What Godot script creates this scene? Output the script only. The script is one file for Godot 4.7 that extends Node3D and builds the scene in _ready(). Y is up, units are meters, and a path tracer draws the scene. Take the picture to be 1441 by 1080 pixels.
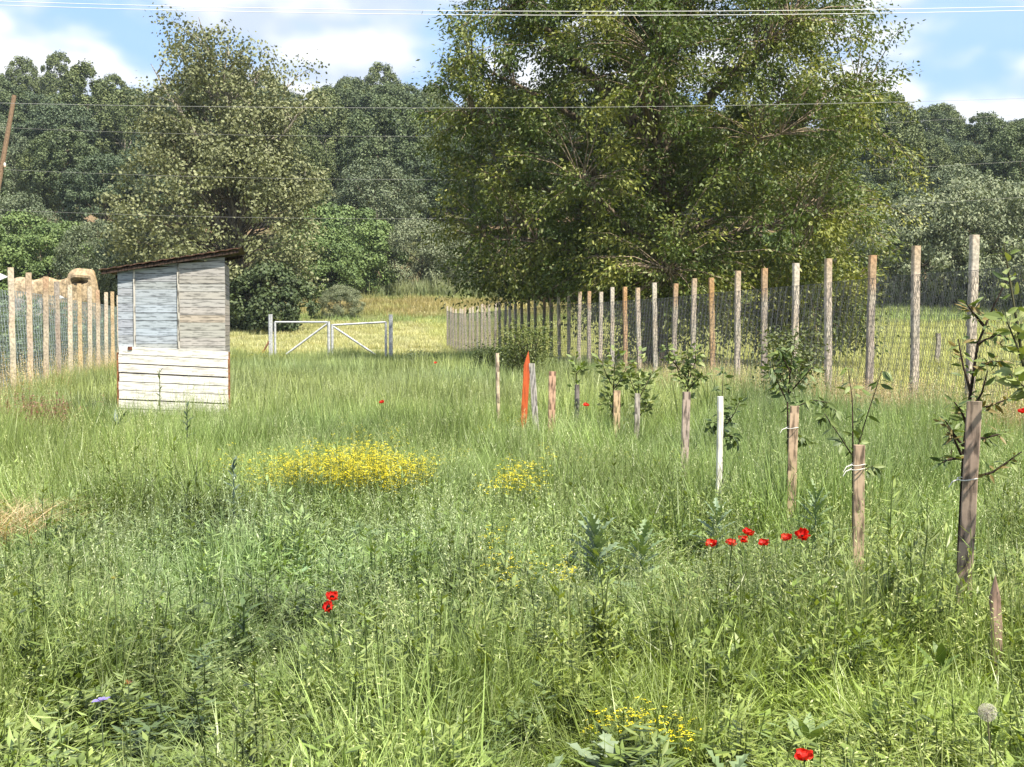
extends Node3D

# ---------------------------------------------------------------- mesh building
class MB:
	var v := PackedVector3Array()
	var n := PackedVector3Array()
	var c := PackedColorArray()
	var ix := PackedInt32Array()

	func tri(a: Vector3, b: Vector3, d: Vector3, ca: Color, cb: Color, cd: Color) -> void:
		var nn := (d - a).cross(b - a).normalized()
		var k := v.size()
		v.append(a); v.append(b); v.append(d)
		n.append(nn); n.append(nn); n.append(nn)
		c.append(ca); c.append(cb); c.append(cd)
		ix.append(k); ix.append(k + 1); ix.append(k + 2)

	func quad(a: Vector3, b: Vector3, d: Vector3, e: Vector3, lo: Color, hi: Color) -> void:
		# a, b carry lo; d, e carry hi
		var nn := (d - a).cross(b - a).normalized()
		var k := v.size()
		v.append(a); v.append(b); v.append(d); v.append(e)
		for j in 4:
			n.append(nn)
		c.append(lo); c.append(lo); c.append(hi); c.append(hi)
		ix.append(k); ix.append(k + 1); ix.append(k + 2)
		ix.append(k); ix.append(k + 2); ix.append(k + 3)

	# a closed box from eight corners: bottom ring p0..p3 (clockwise from above), top ring p4..p7
	func hexa(p: Array, col: Color) -> void:
		for q in [[0, 1, 5, 4], [1, 2, 6, 5], [2, 3, 7, 6], [3, 0, 4, 7], [4, 5, 6, 7], [3, 2, 1, 0]]:
			quad(p[q[0]], p[q[1]], p[q[2]], p[q[3]], col, col)

	func box(at: Vector3, size: Vector3, col: Color, b := Basis()) -> void:
		var h := size * 0.5
		var p := []
		for y in [-1, 1]:
			for s in [[-1, 1], [1, 1], [1, -1], [-1, -1]]:
				p.append(at + b * Vector3(s[0] * h.x, y * h.y, s[1] * h.z))
		hexa(p, col)

	# box with chamfered long edges, long axis local y; rings at several heights
	func post(path: Array, w: float, t: float, cut: float, cols: Array, b := Basis()) -> void:
		var prof := [Vector2(-w / 2 + cut, t / 2), Vector2(w / 2 - cut, t / 2), Vector2(w / 2, t / 2 - cut), Vector2(w / 2, -t / 2 + cut), Vector2(w / 2 - cut, -t / 2), Vector2(-w / 2 + cut, -t / 2), Vector2(-w / 2, -t / 2 + cut), Vector2(-w / 2, t / 2 - cut)]
		for k in path.size() - 1:
			var lo: Vector3 = path[k]
			var hi: Vector3 = path[k + 1]
			for j in 8:
				var p: Vector2 = prof[j]
				var q: Vector2 = prof[(j + 1) % 8]
				quad(lo + b * Vector3(p.x, 0, p.y), lo + b * Vector3(q.x, 0, q.y), hi + b * Vector3(q.x, 0, q.y), hi + b * Vector3(p.x, 0, p.y), cols[k], cols[k + 1])
		var top: Vector3 = path[path.size() - 1]
		var ct: Color = cols[cols.size() - 1]
		for j in range(1, 7):
			var p: Vector2 = prof[0]
			var q: Vector2 = prof[j]
			var r: Vector2 = prof[j + 1]
			tri(top + b * Vector3(p.x, 0, p.y), top + b * Vector3(q.x, 0, q.y), top + b * Vector3(r.x, 0, r.y), ct, ct, ct)

	func tube(pts: Array, rad: Array, sides: int, cols: Array) -> void:
		var k0 := v.size()
		var last := pts.size() - 1
		for k in pts.size():
			var dir: Vector3 = (pts[mini(k + 1, last)] - pts[maxi(k - 1, 0)]).normalized()
			var side := dir.cross(Vector3(0.31, 0.2, 0.93) if absf(dir.y) > 0.3 else Vector3.UP).normalized()
			var up := side.cross(dir)
			for j in sides:
				var a := TAU * j / sides
				var o := side * cos(a) + up * sin(a)
				v.append(pts[k] + o * rad[k]); n.append(o); c.append(cols[k])
		for k in last:
			for j in sides:
				var a := k0 + k * sides + j
				var b := k0 + k * sides + (j + 1) % sides
				ix.append(a); ix.append(b); ix.append(b + sides)
				ix.append(a); ix.append(b + sides); ix.append(a + sides)

	# a leaf folded along its midrib
	func leaf(at: Vector3, along: Vector3, nrm: Vector3, length: float, width: float, col: Color, tip: Color) -> void:
		var side := along.cross(nrm).normalized()
		var m := at + along * length * 0.45 - nrm * length * 0.06
		var e := at + along * length
		tri(at, m - side * width * 0.5 + nrm * width * 0.16, e, col, col, tip)
		tri(at, e, m + side * width * 0.5 + nrm * width * 0.16, col, tip, col)

	# a leaf cut in cross rows, drooping towards its tip; lobes > 0 makes jagged edges
	func blade(at: Vector3, along: Vector3, nrm: Vector3, length: float, width: float, rows: int, droop: float, fold: float, col: Color, tip: Color, lobes := 0, fullest := 0.45) -> void:
		var side := along.cross(nrm).normalized()
		var pm := at
		var pl := at
		var pr := at
		var pc := col
		for k in range(1, rows + 1):
			var t := float(k) / rows
			var w := sin(PI * pow(t, log(0.5) / log(fullest))) * width * 0.5
			if lobes > 0 and k < rows:
				w *= 1.25 if k % 2 == 1 else 0.45
			if k == rows:
				w = 0.0
			var m := at + along * length * (t - 0.25 * droop * t * t) - nrm * length * droop * t * t * 0.6
			var mc := col.lerp(tip, t)
			var l := m - side * w + nrm * w * fold
			var r := m + side * w + nrm * w * fold
			if lobes > 0 and k % 2 == 1 and k < rows:
				l += along * length * 0.4 / rows
				r += along * length * 0.4 / rows
			if k == 1:
				tri(pm, l, m, pc, mc, mc); tri(pm, m, r, pc, mc, mc)
			elif k == rows:
				tri(pl, m, pm, pc, mc, pc); tri(pm, m, pr, pc, mc, pc)
			else:
				quad(pm, pl, l, m, pc, mc); quad(pr, pm, m, r, pc, mc)
			pm = m; pl = l; pr = r; pc = mc

	func mesh(mat: Material) -> ArrayMesh:
		var a := []
		a.resize(Mesh.ARRAY_MAX)
		a[Mesh.ARRAY_VERTEX] = v
		a[Mesh.ARRAY_NORMAL] = n
		a[Mesh.ARRAY_COLOR] = c
		a[Mesh.ARRAY_INDEX] = ix
		var m := ArrayMesh.new()
		m.add_surface_from_arrays(Mesh.PRIMITIVE_TRIANGLES, a)
		m.surface_set_material(0, mat)
		return m

var names := {}
var rng := RandomNumberGenerator.new()
var wide := FastNoiseLite.new()      # slow variation over the meadow
var fine := FastNoiseLite.new()
var M := {}

func R(a: float, b: float) -> float:
	return rng.randf_range(a, b)

func numbered(called: String) -> String:
	if not names.has(called):
		names[called] = 0
		return called
	names[called] += 1
	return "%s_%03d" % [called, names[called]]

func tag(o: Node3D, label := "", category := "", group := "", kind := "") -> void:
	if label: o.set_meta("label", label)
	if category: o.set_meta("category", category)
	if group: o.set_meta("group", group)
	if kind: o.set_meta("kind", kind)

func thing(called: String, label: String, category: String, at := Vector3.ZERO, turn := 0.0, group := "") -> Node3D:
	var o := Node3D.new()
	o.name = numbered(called)
	o.position = at
	o.rotation.y = turn
	add_child(o)
	tag(o, label, category, group)
	return o

func put(called: String, mesh: Mesh, parent: Node3D = null) -> MeshInstance3D:
	var o := MeshInstance3D.new()
	o.mesh = mesh
	if parent:
		o.name = called
		parent.add_child(o, true)
	else:
		o.name = numbered(called)
		add_child(o)
	return o

func again(source: Node3D, at: Vector3, turn: float, size: float, label: String, group := "") -> Node3D:
	var o: Node3D = source.duplicate()
	o.name = numbered(String(source.get_meta("called")))
	add_child(o)
	o.position = at
	o.rotation.y = turn
	o.scale = Vector3.ONE * size
	tag(o, label, "", group)
	return o

func jit(c: Color, s: float) -> Color:
	var k := 1.0 + R(-s, s)
	return Color(c.r * k * (1 + R(-s, s) * 0.3), c.g * k, c.b * k * (1 + R(-s, s) * 0.4))

# ---------------------------------------------------------------- the lie of the land (d = metres in front of the camera)
func rise(x: float, d: float) -> float:
	var h := 4.2 * smoothstep(68.0, 132.0, d)
	var e := clampf(d - 126.0, 0.0, 150.0)
	h += e * 0.214 * smoothstep(0.0, 30.0, e) * (0.93 - 0.0011 * x)
	return h

func gy(x: float, z: float) -> float:
	var d := -z
	var h := rise(x, d)
	h += 0.05 * wide.get_noise_2d(x * 3.0, z * 3.0) + (0.9 * wide.get_noise_2d(x, z + 500.0) * smoothstep(80.0, 140.0, d))
	return h

func on(x: float, d: float, up := 0.0) -> Vector3:
	return Vector3(x, gy(x, -d) + up, -d)

func right_fence_x(d: float) -> float:
	return 8.06 - 0.149 * d

func left_fence_x(d: float) -> float:
	return -4.32 - 0.18 * d

# ---------------------------------------------------------------- materials
func grain(down: bool, seed_: int, low: float) -> ImageTexture:
	var f := FastNoiseLite.new()
	f.seed = seed_
	f.frequency = 0.05
	f.fractal_octaves = 4
	var a := f.get_seamless_image(256, 32)
	a.resize(256, 256, Image.INTERPOLATE_CUBIC)
	f.frequency = 0.03
	f.seed = seed_ + 5
	var b := f.get_seamless_image(256, 256)
	var im := Image.create_empty(256, 256, false, Image.FORMAT_RGB8)
	for y in 256:
		for x in 256:
			var s := a.get_pixel(x, y).r
			var t := b.get_pixel(x, y).r
			var k := clampf(lerpf(low, 1.05, smoothstep(0.2, 0.7, s)) + 0.3 * (t - 0.5) * (1.0 - low) * 2.0, 0.25, 1.0)
			if s < 0.27: k *= 0.5 + 0.5 * low
			im.set_pixel(x if down else y, y if down else x, Color(k, k * 0.99, k * 0.97))
	return ImageTexture.create_from_image(im)

func mottle(seed_: int, lo: float, hi: float, freq: float) -> ImageTexture:
	var f := FastNoiseLite.new()
	f.seed = seed_
	f.frequency = freq
	f.fractal_octaves = 5
	f.fractal_gain = 0.65
	var a := f.get_seamless_image(256, 256)
	var im := Image.create_empty(256, 256, false, Image.FORMAT_RGB8)
	for y in 256:
		for x in 256:
			var s := clampf(lerpf(lo, hi, a.get_pixel(x, y).r), 0, 1)
			im.set_pixel(x, y, Color(s, s, s))
	return ImageTexture.create_from_image(im)

func surf(rough: float, tex: Texture2D = null, scale := 1.0, bump := 0.0) -> StandardMaterial3D:
	var m := StandardMaterial3D.new()
	m.vertex_color_use_as_albedo = true
	m.roughness = rough
	m.metallic_specular = 0.35
	if tex:
		m.albedo_texture = tex
		m.uv1_triplanar = true
		m.uv1_scale = Vector3.ONE * scale
		if bump > 0.0:
			m.heightmap_enabled = true
			m.heightmap_texture = tex
			m.heightmap_scale = bump
	return m

func leafy(through: float, rough := 0.55) -> StandardMaterial3D:
	var m := StandardMaterial3D.new()
	m.vertex_color_use_as_albedo = true
	m.roughness = rough
	m.metallic_specular = 0.5
	m.backlight_enabled = true
	m.backlight = Color(through, through, through * 0.55)
	m.cull_mode = BaseMaterial3D.CULL_DISABLED
	return m

func make_materials() -> void:
	M.wood = surf(0.85, grain(true, 11, 0.66), 2.6, 0.25)
	M.stick = surf(0.7, grain(true, 13, 0.88), 2.6, 0.1)
	M.white_board = surf(0.8, grain(false, 29, 0.86), 2.2, 0.12)
	M.board = surf(0.85, grain(false, 23, 0.80), 2.2, 0.25)
	M.concrete = surf(0.95, mottle(31, 0.68, 1.12, 0.03), 1.6, 0.12)
	M.clay = surf(1.0, mottle(37, 0.45, 1.2, 0.03), 0.6, 2.0)
	M.bark = surf(0.95, grain(true, 41, 0.45), 1.2, 1.0)
	M.paint = surf(0.45, mottle(43, 0.7, 1.12, 0.02), 1.5)
	M.metal = surf(0.5)
	M.net = surf(0.7)
	M.rust = surf(0.8, mottle(47, 0.4, 1.2, 0.03), 2.0)
	M.leaf = leafy(0.7)
	M.far_leaf = leafy(0.5, 0.65)
	M.grass = leafy(0.75, 0.42)
	M.petal = leafy(0.9, 0.6)
	M.ground = surf(1.0, mottle(53, 0.5, 1.15, 0.05), 0.35)

# ---------------------------------------------------------------- sky
func make_sky() -> Sky:
	var w := 2048
	var h := 1024
	var a := FastNoiseLite.new()
	a.seed = 77
	a.frequency = 1.0
	a.fractal_octaves = 6
	a.fractal_gain = 0.52
	var soft := FastNoiseLite.new()
	soft.seed = 19
	soft.frequency = 1.0
	soft.fractal_octaves = 3
	var im := Image.create_empty(w, h, false, Image.FORMAT_RGBF)
	for y in h:
		var el := (0.5 - (y + 0.5) / h) * PI
		var sy := sin(el)
		var cy := cos(el)
		var blue := Color(0.29, 0.45, 0.67).lerp(Color(0.13, 0.27, 0.56), clampf(pow(maxf(sy, 0.0), 0.55), 0, 1))
		if el <= 0.0:
			for x in w:
				im.set_pixel(x, y, Color(0.16, 0.17, 0.12))
			continue
		for x in w:
			var az := (x + 0.5) / w * TAU
			var p := Vector3(sin(az) * cy, sy * 2.3, -cos(az) * cy) * 5.2
			var q := a.get_noise_3dv(p) + 0.35 * soft.get_noise_3dv(p * 0.55)
			var above := a.get_noise_3dv(p + Vector3(0, 0.16, 0)) + 0.35 * soft.get_noise_3dv(p * 0.55 + Vector3(0, 0.09, 0))
			var dens := smoothstep(-0.40, 0.04, q)
			var lit := clampf(0.5 + 2.6 * (q - above) + 0.5 * a.get_noise_3dv(p * 2.3), 0.0, 1.0)
			var white := Color(0.40, 0.45, 0.55).lerp(Color(0.66, 0.66, 0.67), lit)
			var veil := 0.30 + 0.3 * soft.get_noise_3dv(p * 0.9 + Vector3(7, 3, 1))
			var col := blue.lerp(Color(0.45, 0.53, 0.64), clampf(veil - 0.1, 0, 0.7) * (1.0 - 0.6 * sy))
			im.set_pixel(x, y, col.lerp(white, dens * 0.9))
	var pm := PanoramaSkyMaterial.new()
	pm.panorama = ImageTexture.create_from_image(im)
	pm.energy_multiplier = 0.85
	var s := Sky.new()
	s.sky_material = pm
	return s

func set_the_stage() -> void:
	var cam := Camera3D.new()
	cam.name = "camera"
	cam.position = Vector3(0, 1.5, 0)
	cam.rotation_degrees = Vector3(-2.35, 0, 0)
	cam.fov = 30.96
	cam.near = 0.1
	cam.far = 1500.0
	add_child(cam)
	cam.current = true
	var env := Environment.new()
	env.background_mode = Environment.BG_SKY
	env.sky = make_sky()
	env.tonemap_mode = Environment.TONE_MAPPER_LINEAR
	env.tonemap_exposure = 2.25
	env.fog_enabled = true
	env.fog_density = 0.00013
	env.fog_light_color = Color(0.82, 0.88, 0.95)
	env.sdfgi_enabled = true
	env.ssao_enabled = true
	env.ssil_enabled = true
	var we := WorldEnvironment.new()
	we.name = "world"
	we.environment = env
	add_child(we)
	var sun := DirectionalLight3D.new()
	sun.name = "sun"
	sun.light_color = Color(1.0, 0.965, 0.89)
	sun.light_energy = 1.6
	sun.light_angular_distance = 0.53
	sun.shadow_enabled = true
	add_child(sun)
	sun.look_at_from_position(Vector3(0.58, 1.42, 0.60) * 50.0, Vector3.ZERO, Vector3.UP)

# ---------------------------------------------------------------- ground
func ground_color(x: float, d: float) -> Color:
	var k := wide.get_noise_2d(x * 1.7 + 40.0, d * 1.7)
	var f := fine.get_noise_2d(x * 0.5, d * 0.5)
	var c := Color(0.135, 0.165, 0.06)
	if d < 3.0:
		c = Color(0.09, 0.11, 0.045)
	var hay := smoothstep(50.0, 60.0, d + 3.0 * k)
	c = c.lerp(Color(0.40, 0.39, 0.18), hay)
	var meadow := smoothstep(94.0, 100.0, d + 6.0 * k)
	c = c.lerp(Color(0.19, 0.21, 0.07), meadow)
	var rusty := smoothstep(100.0, 110.0, d + 8.0 * f) * (1.0 - smoothstep(116.0, 124.0, d))
	c = c.lerp(Color(0.25, 0.20, 0.10), 0.6 * rusty * smoothstep(8.0, 0.0, x))
	var hill := smoothstep(134.0, 150.0, d)
	c = c.lerp(Color(0.12, 0.13, 0.05), hill)
	var scar := hill * smoothstep(0.0, 0.25, k + 0.25 * f) 
	c = c.lerp(Color(0.27, 0.19, 0.12), scar)
	if x > right_fence_x(d) and d < 97.0:
		var e := smoothstep(0.3, 2.0, x - right_fence_x(d))
		c = c.lerp(Color(0.40, 0.42, 0.18), e)
	var s := 1.0 + 0.25 * f
	return Color(c.r * s, c.g * s, c.b * s)

func make_ground() -> void:
	var zs := PackedFloat32Array()
	var d := -60.0
	while d < 420.0:
		zs.append(d)
		d += 4.0 if d < 0.0 else (0.8 if d < 20.0 else (1.6 if d < 80.0 else (3.0 if d < 300.0 else 12.0)))
	var m := MB.new()
	var cols := 160
	for k in zs.size():
		for j in cols + 1:
			var s := (float(j) / cols) * 2.0 - 1.0
			var x := signf(s) * (absf(s) * 60.0 + pow(absf(s), 3.0) * 220.0)
			var y := gy(x, -zs[k])
			m.v.append(Vector3(x, y, -zs[k]))
			var ex := gy(x + 0.5, -zs[k]) - gy(x - 0.5, -zs[k])
			var ez := gy(x, -zs[k] + 0.5) - gy(x, -zs[k] - 0.5)
			m.n.append(Vector3(-ex, 1.0, -ez).normalized())
			m.c.append(ground_color(x, zs[k]))
	for k in zs.size() - 1:
		for j in cols:
			var a := k * (cols + 1) + j
			var b := a + cols + 1
			m.ix.append(a); m.ix.append(b); m.ix.append(b + 1)
			m.ix.append(a); m.ix.append(b + 1); m.ix.append(a + 1)
	var g := put("ground", m.mesh(M.ground))
	tag(g, "", "", "", "structure")

# ---------------------------------------------------------------- trees
# rounded crown of many leafy lobes; leaves are small folded faces with gaps between them
func lobed_crown(sd: int, rad: Vector3, mid: float, lobes: int, leaves: int, size: float, dark: Color, light: Color, lobe_r: Vector2, low := -0.75, feather := 0.0) -> ArrayMesh:
	rng.seed = sd
	var m := MB.new()
	var cs := []
	for k in lobes:
		var p := Vector3.ZERO
		for tries in 8:
			var y := R(low, 1.0)
			var a := R(0, TAU)
			var rr := sqrt(maxf(0.0, 1.0 - y * y)) * sqrt(R(0.25, 1.0))
			p = Vector3(cos(a) * rr, y, sin(a) * rr)
			var ok := true
			for o in cs:
				if (o[0] - p).length() < 2.2 / sqrt(lobes * 1.0): ok = false
			if ok: break
		var r := R(lobe_r.x, lobe_r.y)
		p *= 1.0 - r * 0.5
		cs.append([p, r, R(0, 1)])
	for k in leaves:
		var o: Array = cs[rng.randi() % lobes]
		var dir := Vector3(rng.randfn(), rng.randfn(), rng.randfn()).normalized()
		var p: Vector3 = o[0]
		var out := (p + Vector3(0, 0.35, 0)).normalized()
		if dir.dot(out) < -0.25: dir = -dir
		var far: float = o[1] * (pow(rng.randf(), 0.5) * 0.95 + 0.25 * rng.randf() * rng.randf())
		p = p + dir * far
		p = Vector3(p.x * rad.x, p.y * rad.y + mid, p.z * rad.z)
		var nn := (dir + Vector3(rng.randfn(), rng.randfn() + 0.5, rng.randfn()) * 0.55).normalized()
		var al := Vector3(rng.randfn(), rng.randfn() + feather * 2.0, rng.randfn())
		al = (al - nn * al.dot(nn)).normalized()
		var c := dark.lerp(light, clampf(0.55 * o[2] + R(-0.1, 0.5), 0, 1))
		c = jit(c, 0.16)
		var s := size * R(0.65, 1.35)
		m.leaf(p, al, nn, s, s * (0.75 - 0.35 * feather), c, c)
	return m.mesh(M.far_leaf)

func limb_set(sd: int, height: float, spread: float, count: int, r0: float, col: Color, sag := 0.0) -> ArrayMesh:
	rng.seed = sd
	var m := MB.new()
	var fork := height * 0.3
	var dk := Color(col.r * 0.8, col.g * 0.8, col.b * 0.8)
	m.tube([Vector3(0, -0.6, 0), Vector3(0.05, 0.2, 0), Vector3(0.1, fork, 0.05), Vector3(0.0, height * 0.6, 0.1), Vector3(0.2, height * 0.92, 0)], [r0 * 1.5, r0 * 1.1, r0 * 0.9, r0 * 0.55, 0.03], 8, [dk, dk, col, col, col])
	for k in count:
		var a := TAU * k / count + R(-0.4, 0.4)
		var y0 := R(fork * 0.7, height * 0.6)
		var up := R(0.12, 0.4) * height
		var e := Vector3(cos(a) * spread * R(0.5, 0.95), y0 + up, sin(a) * spread * R(0.5, 0.95))
		var s := Vector3(0.05, y0, 0.05)
		var mid := s.lerp(e, 0.5) + Vector3(R(-0.3, 0.3), up * 0.15 - sag, R(-0.3, 0.3))
		var r := r0 * R(0.3, 0.5)
		m.tube([s, mid, e], [r, r * 0.6, 0.03], 5, [col, col, col])
		for j in 3:
			var b := mid.lerp(e, R(0.0, 0.8))
			var g := b + Vector3(R(-1, 1), R(0.2, 1.2), R(-1, 1)) * spread * 0.3
			m.tube([b, b.lerp(g, 0.5) + Vector3(0, 0.1, 0), g], [r * 0.4, r * 0.25, 0.02], 4, [col, col, col])
	return m.mesh(M.bark)

func far_tree(called: String, crown: ArrayMesh, trunk: ArrayMesh, category: String) -> Node3D:
	var o := Node3D.new()
	var t := MeshInstance3D.new(); t.name = "trunk"; t.mesh = trunk; o.add_child(t)
	var c := MeshInstance3D.new(); c.name = "crown"; c.mesh = crown; o.add_child(c)
	o.set_meta("called", called)
	o.set_meta("category", category)
	return o

# where in the wood a tree stands, as one sees it
func wood_place(px: float, d: float) -> String:
	var height := " low on the wooded slope" if d < 205.0 else (" midway up the wooded slope" if d < 245.0 else " on the wooded crest")
	if px < 60.0: return height + " by the leaning pole"
	if px < 190.0: return height + " left of the poplar"
	if px < 430.0: return height + " behind the poplar"
	if px < 600.0: return height + " between poplar and big spreading tree"
	if px < 1180.0: return height + " behind the big tree crown"
	return height + " right of the big spreading tree"

func make_far_trees() -> void:
	var bark := Color(0.16, 0.13, 0.10)
	var pale := Color(0.42, 0.40, 0.34)
	var oakA := far_tree("woodland_tree", lobed_crown(101, Vector3(4.6, 5.2, 4.6), 7.6, 95, 30000, 0.23, Color(0.043, 0.068, 0.025), Color(0.124, 0.165, 0.067), Vector2(0.11, 0.25)), limb_set(1, 11.0, 3.6, 6, 0.25, bark), "tree")
	var oakB := far_tree("woodland_tree", lobed_crown(103, Vector3(5.4, 4.6, 5.0), 6.6, 95, 30000, 0.23, Color(0.037, 0.062, 0.028), Color(0.102, 0.143, 0.071), Vector2(0.11, 0.25)), limb_set(2, 10.0, 4.0, 6, 0.28, bark), "tree")
	var oakC := far_tree("woodland_tree", lobed_crown(105, Vector3(3.8, 6.4, 3.8), 8.4, 95, 30000, 0.23, Color(0.059, 0.086, 0.027), Color(0.167, 0.203, 0.076), Vector2(0.11, 0.25)), limb_set(3, 13.0, 3.0, 6, 0.22, pale), "tree")
	var grey := far_tree("grey_green_tree", lobed_crown(107, Vector3(4.8, 4.4, 4.6), 5.4, 80, 22000, 0.23, Color(0.058, 0.085, 0.041), Color(0.163, 0.196, 0.108), Vector2(0.16, 0.30), -0.95, 0.5), limb_set(4, 8.0, 3.6, 7, 0.2, bark), "tree")
	var bush := far_tree("bush", lobed_crown(109, Vector3(3.4, 2.6, 3.2), 2.2, 90, 30000, 0.135, Color(0.068, 0.115, 0.030), Color(0.162, 0.230, 0.068), Vector2(0.1, 0.28), -0.85), limb_set(5, 3.6, 2.4, 7, 0.1, bark), "bush")
	var dark_bush := far_tree("bush", lobed_crown(113, Vector3(3.2, 2.6, 3.0), 2.1, 50, 11000, 0.24, Color(0.03, 0.05, 0.018), Color(0.085, 0.12, 0.04), Vector2(0.2, 0.34), -0.95), limb_set(5, 3.6, 2.4, 7, 0.1, bark), "bush")
	var willow := far_tree("willow_bush", lobed_crown(111, Vector3(5.2, 3.6, 4.6), 3.4, 110, 26000, 0.20, Color(0.095, 0.12, 0.06), Color(0.225, 0.255, 0.15), Vector2(0.14, 0.26), -0.9, 0.8), limb_set(6, 5.5, 3.8, 8, 0.14, bark), "bush")
	var kinds := [oakA, oakB, oakC, grey, oakC]
	var wood_names := ["dense dark green tree", "broad rounded dark tree", "tall narrow lighter green tree", "pale grey-green tree", "tall narrow lighter green tree"]
	# the wood on the hill, row behind row
	rng.seed = 4242
	var d := 168.0
	while d < 292.0:
		var half := d * 0.42 + 8.0
		var x := -half + R(0, 6)
		while x < half:
			var xx := x + R(-1.6, 1.6)
			var dd := d + R(-4, 4)
			var px := 720.5 + 1950.0 * xx / dd
			var hidden := d > 215.0 and px > 640.0 and px < 1150.0
			var bare := d < 186.0 and ((px > 60.0 and px < 150.0) or (px > 425.0 and px < 500.0))
			if not hidden and not bare:
				var k := [0, 0, 1, 1, 2, 2, 3, 4][rng.randi() % 8] as int
				var s := R(0.7, 1.3) * (1.0 if px < 900.0 else 0.9)
				again(kinds[k], on(xx, dd, -0.3), R(0, TAU), s, wood_names[k] + wood_place(px, d), "trees of the wooded hillside")
			x += R(5.5, 8.0) * (1.7 if hidden else 1.0)
		d += 11.0 + (d - 168.0) * 0.03
	# trees and bushes along the foot of the hill
	# x, distance, kind, size, label
	var foot := [
		[-49.215, 140.0, grey, 0.95, "round grey-green tree beside the leaning pole"],
		[-57.731, 150.0, oakA, 0.9, "dark tree at the left edge behind the round grey-green tree"],
		[-43.885, 150.0, oakB, 1.0, "dark spreading tree in deep shade between the pole and the tall poplar"],
		[-51.965, 162.0, oakA, 1.0, "dark rounded tree above the bare earth patch left of the poplar"],
		[-40.181, 155.0, oakB, 1.05, "dark tree half hidden behind the left flank of the poplar"],
		[-40.234, 112.0, bush, 1.55, "bright green bushy thicket above the left fence"],
		[-35.197, 108.0, bush, 1.4, "bright green bush above the tan earthen wall"],
		[-40.560, 104.0, bush, 1.5, "green bush at the left edge above the fence"],
		[-30.067, 101.0, grey, 0.72, "olive grey shrub left of the shed roof"],
		[-26.661, 98.0, grey, 0.66, "olive grey shrub right behind the shed roof"],
		[-14.654, 150.0, grey, 1.15, "large olive round tree in the gap between poplar and big spreading tree"],
		[-11.535, 166.0, oakB, 0.95, "dark tree at the left flank of the big tree crown"],
		[-23.538, 158.0, oakC, 0.85, "dark slim tree right behind the poplar"],
		[-15.421, 124.0, bush, 1.75, "bright green bush right of the poplar"],
		[-16.686, 116.0, bush, 1.35, "mid green bush at the right foot of the poplar"],
		[-8.109, 126.0, willow, 1.0, "silvery willow bush left of the big spreading tree"],
		[-13.161, 128.0, willow, 0.6, "small silvery bush in front of the bright green bush"],
		[-5.243, 127.0, willow, 0.9, "silvery willow bush partly covered by big tree branches"],
		[-12.333, 100.0, willow, 0.36, "small rounded shrub standing alone in the meadow behind the gate"],
		[-15.808, 90.0, dark_bush, 0.95, "low dark dense bush right of the shed"],
		[-18.188, 92.0, dark_bush, 0.85, "low dark bush just behind the right wall of the shed"],
		[32.710, 112.0, willow, 1.25, "grey-green willow bush right of the big spreading tree"],
		[36.638, 110.0, willow, 1.45, "largest grey-green willow bush at the right"],
		[41.899, 112.0, willow, 1.3, "grey-green willow bush cut by the right edge"],
		[30.309, 116.0, willow, 0.8, "grey-green willow bush half behind the big spreading tree"],
		[47.654, 150.0, grey, 1.1, "pale rounded tree above the willow bushes at the right"],
		[53.470, 148.0, grey, 0.95, "pale rounded tree cut by the right edge"],
		[40.019, 146.0, oakA, 0.8, "dark tree beside the right flank of the big spreading tree"],
		[35.283, 145.0, grey, 0.9, "grey tree just behind the right flank of the big spreading tree"],
		[4.892, 120.0, bush, 1.4, "green bush seen through the fence under the big spreading tree"],
		[11.230, 122.0, bush, 1.5, "green bush seen through the netting left of the big tree trunk"],
		[17.487, 122.0, dark_bush, 1.1, "dark bush seen through the netting under the big spreading tree"],
		[22.965, 118.0, bush, 1.3, "green bush seen through the netting under the right big tree branches"],
	]
	for f in foot:
		again(f[2], on(f[0], f[1], -0.2), R(0, TAU), f[3], f[4])
	for k in [oakA, oakB, oakC, grey, bush, willow, dark_bush]:
		k.free()

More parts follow.
